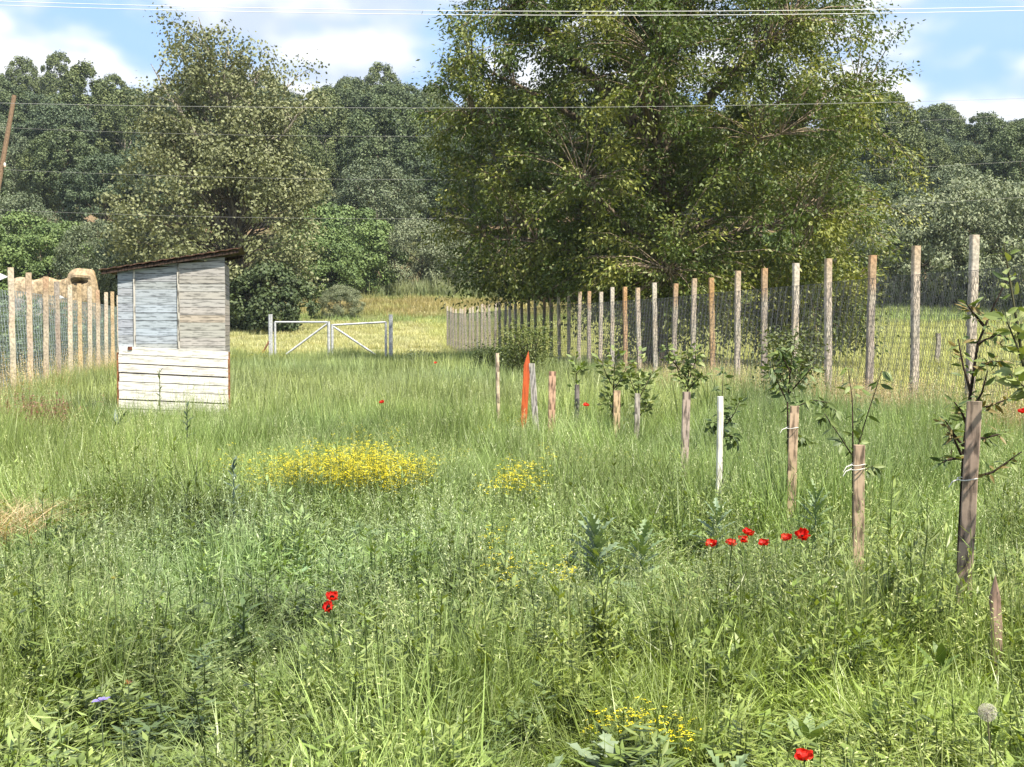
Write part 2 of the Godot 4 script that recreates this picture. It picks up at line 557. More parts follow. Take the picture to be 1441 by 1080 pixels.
func make_poplar() -> void:
	# tall pale tree on the left: several steep pale limbs with loose leafy sprays
	var at := on(-19.609, 95.0)
	var t := thing("poplar_tree", "tall olive-green poplar with pale branches behind the shed", "tree", at)
	rng.seed = 811
	var bark := Color(0.40, 0.37, 0.31)
	var dark := Color(0.13, 0.11, 0.085)
	var tr := MB.new()
	var lf := MB.new()
	tr.tube([Vector3(0.6, -0.5, 0), Vector3(0.7, 2, 0), Vector3(0.9, 5, 0), Vector3(0.4, 9, 0)], [0.6, 0.5, 0.42, 0.3], 9, [dark, dark, dark, bark])
	var tips := []
	var crests := [Vector2(-4.5, 17.4), Vector2(-3.3, 19.2), Vector2(-1.4, 20.6), Vector2(0.6, 19.3), Vector2(2.3, 18.0), Vector2(4.2, 17.0), Vector2(5.6, 14.8), Vector2(-5.7, 14.8), Vector2(-2.4, 20.0)]
	for k in 19:
		var a := R(0, TAU)
		var y0 := R(4.0, 9.0)
		var top := R(13.0, 20.4) if k < 9 else R(8.0, 13.0)
		var rr := R(0.8, 4.4) * (1.0 if k < 9 else 1.45)
		var s := Vector3(0.7, y0, 0)
		var e := Vector3(cos(a) * rr - 0.4, top, sin(a) * rr * 0.9)
		if k < 9: e = Vector3(crests[k].x, crests[k].y, R(-2.0, 2.5))
		var mid := s.lerp(e, 0.5) + Vector3(cos(a) * rr * 0.18, R(-0.3, 0.6), sin(a) * rr * 0.18)
		tr.tube([s, s.lerp(mid, 0.5) + Vector3(R(-0.2, 0.2), 0, R(-0.2, 0.2)), mid, mid.lerp(e, 0.5) + Vector3(R(-0.3, 0.3), 0, R(-0.3, 0.3)), e], [0.26, 0.2, 0.15, 0.08, 0.02], 6, [dark, bark, bark, bark, bark])
		for j in 16:
			var u := R(0.25, 1.0)
			var p := s.lerp(mid, u * 2.0) if u < 0.5 else mid.lerp(e, u * 2.0 - 1.0)
			var b := R(0, TAU)
			var g := p + Vector3(cos(b), R(0.1, 0.9), sin(b)) * R(0.9, 2.4) * (1.35 - 0.55 * u)
			tr.tube([p, p.lerp(g, 0.5) + Vector3(0, 0.15, 0), g], [0.06, 0.035, 0.012], 4, [bark, bark, bark])
			tips.append(g)
	for k in 170:
		# the lower skirt of the crown
		var a := R(0, TAU)
		var y := R(2.2, 11.5)
		var rr := 7.6 * sqrt(clampf(1.0 - pow((y - 7.5) / 9.0, 2.0), 0, 1)) * R(0.55, 1.0)
		var g := Vector3(cos(a) * rr - 0.5, y, sin(a) * rr)
		tr.tube([Vector3(0.6, maxf(2.5, y * R(0.5, 0.9)), 0), g * 0.6 + Vector3(R(-0.5, 0.5), y * R(0.3, 0.42), R(-0.5, 0.5)), g], [0.06, 0.035, 0.012], 4, [dark, dark, dark])
		tips.append(g)
	for g: Vector3 in tips:
		var tint := R(0, 1)
		var n := int(R(80, 150))
		var w := R(0.6, 1.15)
		for j in n:
			var o := Vector3(rng.randfn(), rng.randfn() * 0.75 + 0.1, rng.randfn()) * w * 0.62
			var p: Vector3 = g + o
			var nn := (o.normalized() + Vector3(rng.randfn(), rng.randfn() + 0.4, rng.randfn()) * 0.8).normalized()
			var al := Vector3(rng.randfn(), rng.randfn() + 0.3, rng.randfn())
			al = (al - nn * al.dot(nn)).normalized()
			var c := Color(0.10, 0.115, 0.046).lerp(Color(0.22, 0.235, 0.115), clampf(tint * 0.6 + R(-0.15, 0.5), 0, 1))
			var s := R(0.17, 0.31)
			lf.leaf(p, al, nn, s, s * 0.7, jit(c, 0.14), c)
	put("trunk", tr.mesh(M.bark), t)
	put("crown", lf.mesh(M.far_leaf), t)

func make_walnut() -> void:
	var at := on(4.8, 47.0)
	var t := thing("spreading_tree", "huge spreading olive-green tree overhanging the right fence", "tree", at)
	rng.seed = 5150
	var bark := Color(0.20, 0.165, 0.125)
	var twig := Color(0.33, 0.27, 0.20)
	var tr := MB.new()
	var lf := MB.new()
	tr.tube([Vector3(0, -0.5, 0), Vector3(0, 0.3, 0), Vector3(0.1, 1.5, 0.1), Vector3(0.0, 3.0, 0), Vector3(0.3, 7, 0), Vector3(0.1, 12, 0)], [0.75, 0.5, 0.42, 0.4, 0.24, 0.08], 10, [bark, bark, bark, bark, bark, bark])
	var nodes := []
	for k in 26:
		var a := TAU * k * 0.618 + R(-0.3, 0.3)
		var y := lerpf(1.8, 13.5, pow(float(k) / 25.0, 0.85))
		var reach := 0.78 * 8.4 * sqrt(maxf(0.05, 1.0 - pow((y - 7.0) / 9.6, 2.0)))
		var s := Vector3(0.1, maxf(1.4, y * 0.62), 0)
		var e := Vector3(cos(a) * reach, y, sin(a) * reach)
		var m1 := s.lerp(e, 0.35) + Vector3(R(-0.4, 0.4), R(0.2, 0.8), R(-0.4, 0.4))
		var m2 := s.lerp(e, 0.7) + Vector3(R(-0.5, 0.5), R(0.1, 0.7), R(-0.5, 0.5))
		tr.tube([s, m1, m2, e], [0.2, 0.14, 0.09, 0.03], 6, [bark, bark, bark, twig])
		for q in 8:
			var u := (q + 1) / 8.0
			nodes.append(s.lerp(m1, u / 0.35) if u < 0.35 else (m1.lerp(m2, (u - 0.35) / 0.35) if u < 0.7 else m2.lerp(e, (u - 0.7) / 0.3)))
	var ends := []
	for k in 2000:
		var y := R(-0.80, 1.0)
		var a := R(0, TAU)
		var rr := sqrt(1.0 - y * y) if y > 0.0 else pow(1.0 - y * y, 0.32)
		var sh := pow(rng.randf(), 0.42)
		var lump := 1.0 + 0.16 * wide.get_noise_3d(cos(a) * 28.0, y * 28.0, sin(a) * 28.0) + R(-0.05, 0.07)
		ends.append(Vector3(cos(a) * rr * 8.5 * sh * lump, 8.2 + y * 8.9 * (0.4 + 0.6 * sh), sin(a) * rr * 8.2 * sh * lump))
	for k in 230:
		var a := R(-0.25, PI * 0.74)
		var rr := R(3.6, 7.6)
		ends.append(Vector3(cos(a) * rr, R(0.4, 3.4), sin(a) * rr * 0.8))
	# sprays that stand clear of the outline
	for p in [Vector3(-7.2, 12.3, 2.0), Vector3(-6.9, 11.2, 2.5), Vector3(-7.0, 10.2, 2.2), Vector3(-6.2, 9.2, 3.0), Vector3(7.6, 10.2, 1.0), Vector3(7.4, 9.6, 1.2), Vector3(8.9, 6.9, 0.5), Vector3(9.0, 6.2, 0.6), Vector3(8.7, 5.0, 1.0), Vector3(-6.9, 2.3, 2.0), Vector3(-6.0, 1.9, 3.0), Vector3(5.6, 0.9, 3.0), Vector3(6.6, 1.3, 2.0), Vector3(4.2, 1.0, 4.0), Vector3(5.0, 1.8, 3.4)]:
		ends.append(p)
	for g0: Vector3 in ends:
		var g := g0
		if g.x < -2.8: g.y = maxf(g.y, 2.3 + 0.25 * minf(-g.x, 3.0) * 0.3 + R(-0.3, 0.6))
		var best := 0
		var bd := 1e9
		for q in nodes.size():
			var w: Vector3 = nodes[q]
			var dd: float = (w - g).length_squared() * R(0.5, 1.7) + R(0, 1.5) + (6.0 if w.y > g.y + 1.0 else 0.0)
			if dd < bd:
				bd = dd; best = q
		var s: Vector3 = nodes[best]
		var l := (g - s).length()
		var m1 := s.lerp(g, 0.4) + Vector3(R(-0.15, 0.15), 0.10 * l, R(-0.15, 0.15))
		var m2 := s.lerp(g, 0.75) + Vector3(R(-0.1, 0.1), 0.09 * l, R(-0.1, 0.1))
		tr.tube([s, m1, m2, g], [0.024, 0.017, 0.011, 0.005], 4, [twig, twig, twig, twig])
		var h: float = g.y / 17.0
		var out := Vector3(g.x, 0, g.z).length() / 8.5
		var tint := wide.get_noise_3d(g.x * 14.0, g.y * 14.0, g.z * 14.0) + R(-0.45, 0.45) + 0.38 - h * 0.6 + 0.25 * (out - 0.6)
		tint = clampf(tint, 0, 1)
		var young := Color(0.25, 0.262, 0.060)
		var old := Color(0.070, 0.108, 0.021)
		var dirn := (g - m2).normalized()
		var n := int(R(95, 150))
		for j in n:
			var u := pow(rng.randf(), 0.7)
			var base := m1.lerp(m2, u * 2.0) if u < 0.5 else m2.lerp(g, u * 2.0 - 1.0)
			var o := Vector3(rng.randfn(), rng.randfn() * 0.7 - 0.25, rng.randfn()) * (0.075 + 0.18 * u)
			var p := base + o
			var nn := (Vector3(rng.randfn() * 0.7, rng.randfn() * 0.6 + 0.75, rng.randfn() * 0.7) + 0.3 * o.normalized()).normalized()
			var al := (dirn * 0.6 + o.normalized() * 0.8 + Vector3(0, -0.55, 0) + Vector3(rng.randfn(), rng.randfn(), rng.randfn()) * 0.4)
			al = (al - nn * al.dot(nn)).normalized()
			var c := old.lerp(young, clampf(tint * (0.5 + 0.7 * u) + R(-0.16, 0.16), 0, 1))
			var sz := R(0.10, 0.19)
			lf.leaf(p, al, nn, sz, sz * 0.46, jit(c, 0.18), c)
	put("trunk", tr.mesh(M.bark), t)
	put("crown", lf.mesh(M.leaf), t)

# ---------------------------------------------------------------- shed
func plank(m: MB, x0: float, x1: float, yl0: float, yr0: float, yl1: float, yr1: float, z0: float, z1: float, col: Color) -> void:
	m.hexa([Vector3(x0, yl0, z1), Vector3(x1, yr0, z1), Vector3(x1, yr0, z0), Vector3(x0, yl0, z0), Vector3(x0, yl1, z1), Vector3(x1, yr1, z1), Vector3(x1, yr1, z0), Vector3(x0, yl1, z0)], col)

func make_shed() -> void:
	var at := on(-4.564, 18.6)
	var t := thing("wooden_shed", "narrow weathered wooden shed with sloping rusty roof and white lower boards", "shed", at, deg_to_rad(9.0))
	rng.seed = 61
	# front: the wall top runs from 2.26 at the left to 2.46 at the right
	var top := func(x: float) -> float: return 2.36 + 0.142 * x
	var bays := [[-0.70, -0.485, 0], [-0.478, 0.085, 1], [0.093, 0.70, 2]]
	for b in bays:
		var y: float = 1.17 - 0.05 * b[0]
		while y < 2.5:
			var h := 0.104
			var yl1: float = minf(y + h - 0.0045, top.call(b[0]))
			var yr1: float = minf(y + h - 0.0045, top.call(b[1]))
			if yl1 > y + 0.01 or yr1 > y + 0.01:
				var m := MB.new()
				var c := Color(0.385, 0.382, 0.378)
				if b[2] == 0: c = Color(0.36, 0.40, 0.47)
				if b[2] == 1: c = Color(0.36, 0.385, 0.42) if (y > 1.95 or y < 1.28) else Color(0.385, 0.44, 0.53)
				if b[2] == 2 and y > 1.52 and y < 1.62: c = Color(0.46, 0.42, 0.36)
				var off := R(-0.004, 0.004)
				plank(m, b[0], b[1], y, y + R(-0.002, 0.002), maxf(yl1, y + 0.004), maxf(yr1, y + 0.004), -0.022 + off, off, jit(c, 0.09))
				put("board", m.mesh(M.board), t)
			y += h
	# cover strips
	for s in [[-0.485, 0.026, Color(0.50, 0.49, 0.47)], [0.088, 0.03, Color(0.48, 0.47, 0.44)]]:
		var m := MB.new()
		plank(m, s[0] - s[1] / 2, s[0] + s[1] / 2, 1.21, 1.21, top.call(s[0]) - 0.01, top.call(s[0]) - 0.01, 0.006, 0.016, s[2])
		put("cover_strip", m.mesh(M.wood), t)
	# white lower boards, nailed on a little proud and a little crooked
	var k := 0
	var y := 1.115
	while y > -0.05:
		var m := MB.new()
		var h := R(0.105, 0.118)
		var dx := R(-0.008, 0.008)
		plank(m, -0.695 + dx, 0.735 + dx, y + 0.045, y - 0.03, y + h + 0.04, y + h - 0.036, 0.006, 0.03 + R(-0.004, 0.004), jit(Color(0.71, 0.70, 0.68), 0.04))
		var o := put("lower_board", m.mesh(M.white_board), t)
		if k == 0: tag(o, "topmost white board with rust marks along its edge")
		k += 1
		y -= h + 0.008
	for s in [-0.71, 0.748]:
		var m := MB.new()
		m.box(Vector3(s, 0.55, -0.005), Vector3(0.022, 1.26, 0.07), Color(0.34, 0.15, 0.07))
		put("rusty_corner_strip", m.mesh(M.rust), t)
	var hg := MB.new()
	hg.box(Vector3(-0.545, 1.235, 0.036), Vector3(0.055, 0.045, 0.012), Color(0.22, 0.08, 0.04))
	put("rusty_plate", hg.mesh(M.rust), t)
	# side and back walls and the lining behind the front boards
	for s in [-1, 1]:
		var m := MB.new()
		var yy := 0.0
		while yy < 2.3:
			var hh: float = minf(0.14, top.call(0.69 * s) - yy - 0.01)
			m.box(Vector3(0.69 * s, yy + hh / 2, -0.72), Vector3(0.02, hh - 0.006, 1.38), jit(Color(0.33, 0.31, 0.285), 0.12))
			yy += 0.14
		put("side_wall", m.mesh(M.board), t)
	var bk := MB.new()
	plank(bk, -0.68, 0.68, 0, 0, top.call(-0.68) - 0.01, top.call(0.68) - 0.01, -1.42, -1.40, Color(0.32, 0.30, 0.28))
	put("back_wall", bk.mesh(M.board), t)
	var ln := MB.new()
	plank(ln, -0.675, 0.675, 0, 0, top.call(-0.675) - 0.02, top.call(0.675) - 0.02, -0.045, -0.03, Color(0.10, 0.09, 0.08))
	put("lining", ln.mesh(M.board), t)
	# roof: rusty corrugated sheet on a dark beam
	var rf := MB.new()
	var n := 36
	for i in n:
		var x0 := -0.93 + 1.86 * i / n
		var x1 := -0.93 + 1.86 * (i + 1) / n
		for s in [0, 1]:
			var up: float = 0.012 * s
			var w0 := 0.006 * sin(i * 2.1)
			var w1 := 0.006 * sin((i + 1) * 2.1)
			var a := Vector3(x0, 2.425 + 0.168 * x0 + up + w0, 0.10)
			var b := Vector3(x1, 2.425 + 0.168 * x1 + up + w1, 0.10)
			var c := Vector3(x1, 2.425 + 0.168 * x1 + up + w1, -1.58)
			var d := Vector3(x0, 2.425 + 0.168 * x0 + up + w0, -1.58)
			var col := jit(Color(0.15, 0.085, 0.06), 0.15)
			if s == 1: rf.quad(a, b, c, d, col, col)
			else: rf.quad(d, c, b, a, col, col)
			if s == 1:
				rf.quad(a - Vector3(0, 0.012, 0), b - Vector3(0, 0.012, 0), b, a, col, col)
	var roof := put("roof", rf.mesh(M.rust), t)
	for z in [0.05, -1.46]:
		var m := MB.new()
		plank(m, -0.90, 0.89, 2.366 - 0.151, 2.366 + 0.150, 2.409 - 0.151, 2.409 + 0.150, z - 0.03, z + 0.03, Color(0.06, 0.04, 0.032))
		put("beam", m.mesh(M.wood), roof)

# ---------------------------------------------------------------- fences
func fence_post(sd: int, h: float, base: Color, lichen: float, all_over: float) -> ArrayMesh:
	rng.seed = sd
	var path := []
	var cols := []
	var rust := Color(0.50, 0.235, 0.055)
	for k in 15:
		var y := lerpf(-0.3, h, k / 14.0)
		path.append(Vector3(R(-0.004, 0.004), y, R(-0.004, 0.004)))
		var f := clampf(all_over + lichen * smoothstep(h - 0.75, h - 0.05, y) + R(-0.2, 0.2), 0, 1)
		cols.append(jit(base, 0.12).lerp(rust, f * 0.7))
	var m := MB.new()
	m.post(path, 0.10, 0.085, 0.010, cols)
	return m.mesh(M.concrete)

func netting(s: float, h: float, cell: float, dark: Color) -> ArrayMesh:
	# wire netting: twisted uprights joined by slanting wires, six-sided holes
	var m := MB.new()
	var nx := int(round(s / cell))
	var w := s / nx
	var ny := int(h / (cell * 1.35))
	var r := h / ny
	for j in ny:
		for i in nx + 1:
			var odd := (j % 2) * 0.5
			var x := (i + odd) * w
			if x > s: continue
			var y0 := j * r
			var wob := 0.012 * sin(i * 1.3 + j * 0.7)
			var a := Vector3(x, y0, wob)
			var b := Vector3(x, y0 + r * 0.5, wob)
			strand(m, a, b, 0.0044, dark)
			for q in [-0.5, 0.5]:
				var xe: float = x + q * w
				if xe < 0.0 or xe > s: continue
				strand(m, b, Vector3(xe, y0 + r, 0.012 * sin(i * 1.3 + j * 0.7 + 0.5)), 0.0031, dark)
	strand(m, Vector3(0, h, 0), Vector3(s, h, 0), 0.0025, dark)
	return m.mesh(M.net)

func strand(m: MB, a: Vector3, b: Vector3, r: float, col: Color) -> void:
	var d := (b - a).normalized()
	var s := d.cross(Vector3(0, 0, 1)).normalized() * r
	var f := Vector3(0, 0, r)
	m.quad(a - s, a + f, b + f, b - s, col, col)
	m.quad(a + f, a + s, b + s, b + f, col, col)
	m.quad(a + s, a - s, b - s, b + s, col, col)

func make_fences() -> void:
	var grey := Color(0.56, 0.495, 0.42)
	var cream := Color(0.64, 0.56, 0.45)
	# right fence: its line runs from the right edge away to the left; spacing 1.5 m
	var kinds := [fence_post(1, 2.5, grey, 0.0, 0.0), fence_post(2, 2.5, grey, 0.55, 0.0), fence_post(3, 2.5, Color(0.46, 0.40, 0.34), 0.8, 0.0), fence_post(4, 2.5, Color(0.60, 0.55, 0.48), 0.0, 0.0), fence_post(5, 2.5, grey, 0.5, 0.75), fence_post(6, 2.5, Color(0.50, 0.36, 0.22), 0.5, 0.15)]
	var start := Vector3(right_fence_x(12.3), 0, -12.3)
	var dir := Vector3(-0.149, 0, -1.0).normalized()
	var right := thing("fence", "long fence of concrete posts and wire netting along the right side", "fence", start)
	var turn := atan2(-dir.z, dir.x)
	var pick := [0, 0, 0, 0, 1, 2, 1, 3, 2, 1, 5, 1, 2, 3, 1, 4, 3, 0, 2, 1, 0, 3, 1, 2, 0, 0, 1, 0, 3, 0, 1, 0, 0, 1, 0, 3, 0, 0, 1, 0, 0, 0, 1, 0, 0]
	var step := 1.523
	rng.seed = 99
	var bay := netting(step, 2.14, 0.054, Color(0.085, 0.09, 0.097))
	for k in 45:
		var p := dir * step * k
		var y := gy(start.x + p.x, start.z + p.z)
		var o := put("fence_post", kinds[pick[k]], right)
		o.position = p + Vector3(0, y - start.y + R(-0.05, 0.05) - 0.004 * maxf(0, k - 36) * 6.0, 0)
		if k < 6: o.position.y = y + [0.0, 0.0, 0.0, 0.09, 0.04, 0.0][k]
		o.rotation = Vector3(R(-0.016, 0.016), turn + PI / 2 + R(-0.12, 0.12), R(-0.022, 0.022))
		if k < 44:
			var w := put("netting", bay, right)
			w.position = p + Vector3(-0.055, y + 0.02, 0)
			w.rotation.y = turn
	# left fence
	kinds = [fence_post(11, 2.5, cream, 0.15, 0.0), fence_post(12, 2.5, cream, 0.45, 0.12), fence_post(13, 2.5, Color(0.55, 0.46, 0.36), 0.6, 0.0), fence_post(14, 2.5, Color(0.60, 0.49, 0.32), 0.2, 0.1), fence_post(15, 2.5, Color(0.42, 0.36, 0.30), 0.1, 0.0)]
	start = Vector3(left_fence_x(22.2), 0, -22.2)
	dir = Vector3(-0.18, 0, -1.0).normalized()
	var left := thing("fence", "shorter fence of pale posts and netting left of the shed", "fence", start)
	turn = atan2(-dir.z, dir.x)
	step = 1.80
	bay = netting(step, 2.1, 0.060, Color(0.19, 0.225, 0.235))
	pick = [0, 0, 1, 2, 4, 0, 3, 0, 2, 0, 3, 0, 0, 1, 0, 0, 2, 0, 0, 0, 0]
	for k in 20:
		var p := dir * step * k
		var y := gy(start.x + p.x, start.z + p.z)
		var o := put("fence_post", kinds[pick[k]], left)
		o.position = p + Vector3(0, y + R(-0.06, 0.04), 0)
		o.rotation = Vector3(R(-0.015, 0.015), turn + PI / 2 + R(-0.1, 0.1), R(-0.012, 0.012))
		if k < 19:
			var w := put("netting", bay, left)
			w.position = p + Vector3(-0.05, y + 0.02, 0)
			w.rotation.y = turn
	# a short slanting brace and an old stake in the meadow beyond the right fence
	var sp := MB.new()
	sp.post([Vector3(0, -0.3, 0), Vector3(0.02, 0.4, 0), Vector3(0.07, 0.9, 0), Vector3(0.06, 1.25, 0)], 0.16, 0.12, 0.02, [Color(0.36, 0.33, 0.30), Color(0.40, 0.37, 0.34), Color(0.42, 0.39, 0.36), Color(0.40, 0.37, 0.34)])
	var so := put("weathered_post", sp.mesh(M.wood))
	so.position = on(14.708, 48.0)
	tag(so, "short weathered grey post standing in the meadow beyond the right fence", "post")

# ---------------------------------------------------------------- gate
func make_gate() -> void:
	var at := on(-7.337, 56.0)
	var t := thing("farm_gate", "white double-leaf metal gate at the end of the meadow", "gate", at)
	var white := Color(0.56, 0.58, 0.61)
	for s in [[-2.42, 1.98], [2.44, 1.97]]:
		var m := MB.new()
		m.post([Vector3(s[0], -0.3, 0), Vector3(s[0], 1.2, 0), Vector3(s[0], s[1], 0)], 0.15, 0.15, 0.02, [white, white, white])
		put("gate_post", m.mesh(M.paint), t)
	for s in [-1, 1]:
		var leaf := Node3D.new()
		leaf.name = "gate_leaf" if s < 0 else "gate_leaf_001"
		t.add_child(leaf)
		var sag := 0.0 if s < 0 else -0.12
		var ir: float = 0.07 * s
		var orr: float = 2.24 * s
		var hz := [["top_rail", Vector3(ir, 1.66 + sag, 0), Vector3(orr, 1.66, 0), 0.045], ["inner_upright", Vector3(ir, 0.25, 0), Vector3(ir, 1.70 + sag, 0), 0.06], ["outer_upright", Vector3(orr, 0.25, 0), Vector3(orr, 1.68, 0), 0.05], ["bottom_rail", Vector3(ir, 0.14, 0), Vector3(orr, 0.14, 0), 0.045], ["diagonal_brace", Vector3(ir + 0.05 * s, 1.60 + sag, 0), Vector3(ir + 1.75 * s, 0.34, 0), 0.042]]
		for b in hz:
			var m := MB.new()
			m.tube([b[1], b[2]], [b[3], b[3]], 6, [white, white])
			put(b[0], m.mesh(M.paint), leaf)
	var pr := MB.new()
	pr.tube([Vector3(-2.95, 0.0, 0.3), Vector3(-2.42, 1.0, 0)], [0.04, 0.04], 5, [Color(0.25, 0.12, 0.07), Color(0.25, 0.12, 0.07)])
	put("prop", pr.mesh(M.wood), t)

# ---------------------------------------------------------------- earthen wall, pole, wires
func make_far_left() -> void:
	var at := on(-15.389, 47.0)
	var t := thing("earthen_wall", "tan earthen wall with a rounded right end behind the left fence", "wall", at)
	var f := FastNoiseLite.new()
	f.seed = 5; f.frequency = 0.9
	var m := MB.new()
	var cols := 84
	var rows := 48
	var topf := func(u: float) -> float:
		# u from 0 (left) to 1 (right end)
		var h := 3.32 + 0.05 * sin(u * 21.0)
		if u > 0.62: h += 0.28 * sin((u - 0.62) / 0.38 * PI) + 0.1
		if u > 0.9: h -= pow((u - 0.9) / 0.1, 2.0) * 1.2
		return h
	var grid := []
	for side in [1, -1]:
		for j in rows + 1:
			for i in cols + 1:
				var u := float(i) / cols
				var v := float(j) / rows
				var x := -1.45 + 2.9 * u
				var h: float = topf.call(u) * v
				var z: float = 0.34 * side * sqrt(maxf(0.03, 1.0 - pow(v, 6.0))) * (1.0 if u < 0.93 else sqrt(maxf(0.05, 1.0 - pow((u - 0.93) / 0.07, 2.0))))
				z += 0.06 * f.get_noise_3d(x * 2.0, h * 2.0, side)
				# the hollow under the lip of the rounded end
				if side == 1:
					var q := Vector2((x - 0.80) / 0.25, (h - 3.2) / 0.085)
					z -= 0.34 * clampf(1.2 - q.length(), 0, 1)
					var lip := Vector2((x - 0.80) / 0.42, (h - 3.40) / 0.16)
					z += 0.16 * clampf(1.1 - lip.length(), 0, 1)
				grid.append(Vector3(x, h - 0.2, z))
	var per := (cols + 1) * (rows + 1)
	for side in 2:
		for j in rows:
			for i in cols:
				var a := side * per + j * (cols + 1) + i
				var u := float(i) / cols
				var base := Color(0.50, 0.385, 0.245) if not (u < 0.24) else Color(0.58, 0.46, 0.32)
				if float(j) / rows < 0.78 and u < 0.42: base = Color(0.47, 0.43, 0.39)
				var c := jit(base, 0.07)
				if side == 0: m.quad(grid[a], grid[a + 1], grid[a + cols + 2], grid[a + cols + 1], c, c)
				else: m.quad(grid[a + 1], grid[a], grid[a + cols + 1], grid[a + cols + 2], c, c)
	for j in rows:
		for i in [0, cols]:
			var a: int = j * (cols + 1) + i
			m.quad(grid[a], grid[a + cols + 1], grid[a + cols + 1 + per], grid[a + per], Color(0.5, 0.36, 0.2), Color(0.5, 0.36, 0.2))
	for i in cols:
		var a := rows * (cols + 1) + i
		m.quad(grid[a], grid[a + 1], grid[a + 1 + per], grid[a + per], Color(0.52, 0.38, 0.21), Color(0.52, 0.38, 0.21))
	put("earth_body", m.mesh(M.clay), t)
	# two small white boards
	for b in [[on(-16.303, 44.0, 3.08), 0.42, "small white pointed board at the left edge above the fence", 0.2], [on(-14.014, 43.0, 2.42), 0.17, "tiny white triangular plate between the left fence posts", -0.1]]:
		var w := MB.new()
		var k: float = b[1]
		var p := [Vector3(-k, -k * 0.7, 0), Vector3(k * 0.8, 0, 0), Vector3(-k, k * 0.8, 0)]
		var th := Vector3(0, 0, 0.03)
		w.tri(p[0], p[1], p[2], Color(0.72, 0.74, 0.76), Color(0.72, 0.74, 0.76), Color(0.72, 0.74, 0.76))
		w.tri(p[2] - th, p[1] - th, p[0] - th, Color(0.1, 0.1, 0.1), Color(0.1, 0.1, 0.1), Color(0.1, 0.1, 0.1))
		for e in 3:
			w.quad(p[e] - th, p[(e + 1) % 3] - th, p[(e + 1) % 3], p[e], Color(0.1, 0.1, 0.1), Color(0.1, 0.1, 0.1))
		w.post([Vector3(-k * 0.6, -b[0].y, -0.06), Vector3(-k * 0.6, k * 0.3, -0.06)], 0.05, 0.05, 0.006, [Color(0.3, 0.27, 0.24), Color(0.3, 0.27, 0.24)])
		var o := put("white_board", w.mesh(M.metal))
		o.position = b[0]
		tag(o, b[2], "board")
	# leaning pole
	var pl := MB.new()
	var br := Color(0.30, 0.205, 0.145)
	var px0 := -27.659
	var ptop := Vector3(-24.967, 13.103, -70.0)
	var pbase := on(px0, 70.0, -0.4)
	pl.tube([pbase - pbase, (ptop - pbase) * 0.5 + Vector3(0.05, 0, 0), ptop - pbase], [0.17, 0.14, 0.11], 9, [br, br, jit(br, 0.1)])
	var po := thing("utility_pole", "brown wooden utility pole leaning right at the left edge", "pole", pbase)
	put("pole_shaft", pl.mesh(M.wood), po)
	var ins := MB.new()
	ins.tube([Vector3(0, -0.14, 0), Vector3(0, 0.0, 0), Vector3(0, 0.09, 0)], [0.05, 0.07, 0.03], 8, [Color(0.5, 0.3, 0.2), Color(0.7, 0.7, 0.68), Color(0.7, 0.7, 0.68)])
	for k in [0.62, 0.74]:
		var io := put("insulator", ins.mesh(M.metal), po)
		io.position = (ptop - pbase) * k + Vector3(0.2, 0.05, 0.1)
		var bk := MB.new()
		bk.tube([(ptop - pbase) * k, io.position - Vector3(0, 0.1, 0)], [0.015, 0.015], 5, [Color(0.15, 0.12, 0.1), Color(0.15, 0.12, 0.1)])
		put("bracket", bk.mesh(M.metal), po)
	# wires: lowest height, rise at +-30 degrees, where they sag lowest, distance, thickness
	var wires := [
		[30.0, 8.256, 0.15, 2.0, 0.007, Color(0.62, 0.62, 0.62), "upper of the two bright overhead wires crossing the sky"],
		[30.2, 8.217, 0.15, 2.0, 0.007, Color(0.62, 0.62, 0.62), "lower of the two bright overhead wires crossing the sky"],
		[33.0, 6.670, 0.16, -2.0, 0.0045, Color(0.30, 0.30, 0.30), "single thin wire crossing in front of the big tree crown"],
		[74.0, 11.595, 0.75, -6.0, 0.0065, Color(0.24, 0.24, 0.24), "highest of the three far wires passing behind the big spreading tree"],
		[74.5, 9.360, 0.72, -4.0, 0.0065, Color(0.24, 0.24, 0.24), "middle of the three far wires passing behind the big spreading tree"],
		[75.0, 7.317, 0.75, -6.0, 0.0065, Color(0.24, 0.24, 0.24), "lowest of the three far wires passing behind the big spreading tree"],
	]
	for w in wires:
		var pts := []
		var rad := []
		var cc := []
		var half: float = w[0] * 0.36
		for k in 61:
			var x: float = (k - 30) / 30.0 * w[0] * 0.75
			pts.append(Vector3(x, w[2] * pow((x - w[3]) / half, 2.0), 0.0))
			rad.append(w[4]); cc.append(w[5])
		var wm := MB.new()
		wm.tube(pts, rad, 5, cc)
		var o := put("overhead_wire", wm.mesh(M.metal))
		o.position = Vector3(0, w[1], -w[0])
		tag(o, w[6], "wire")

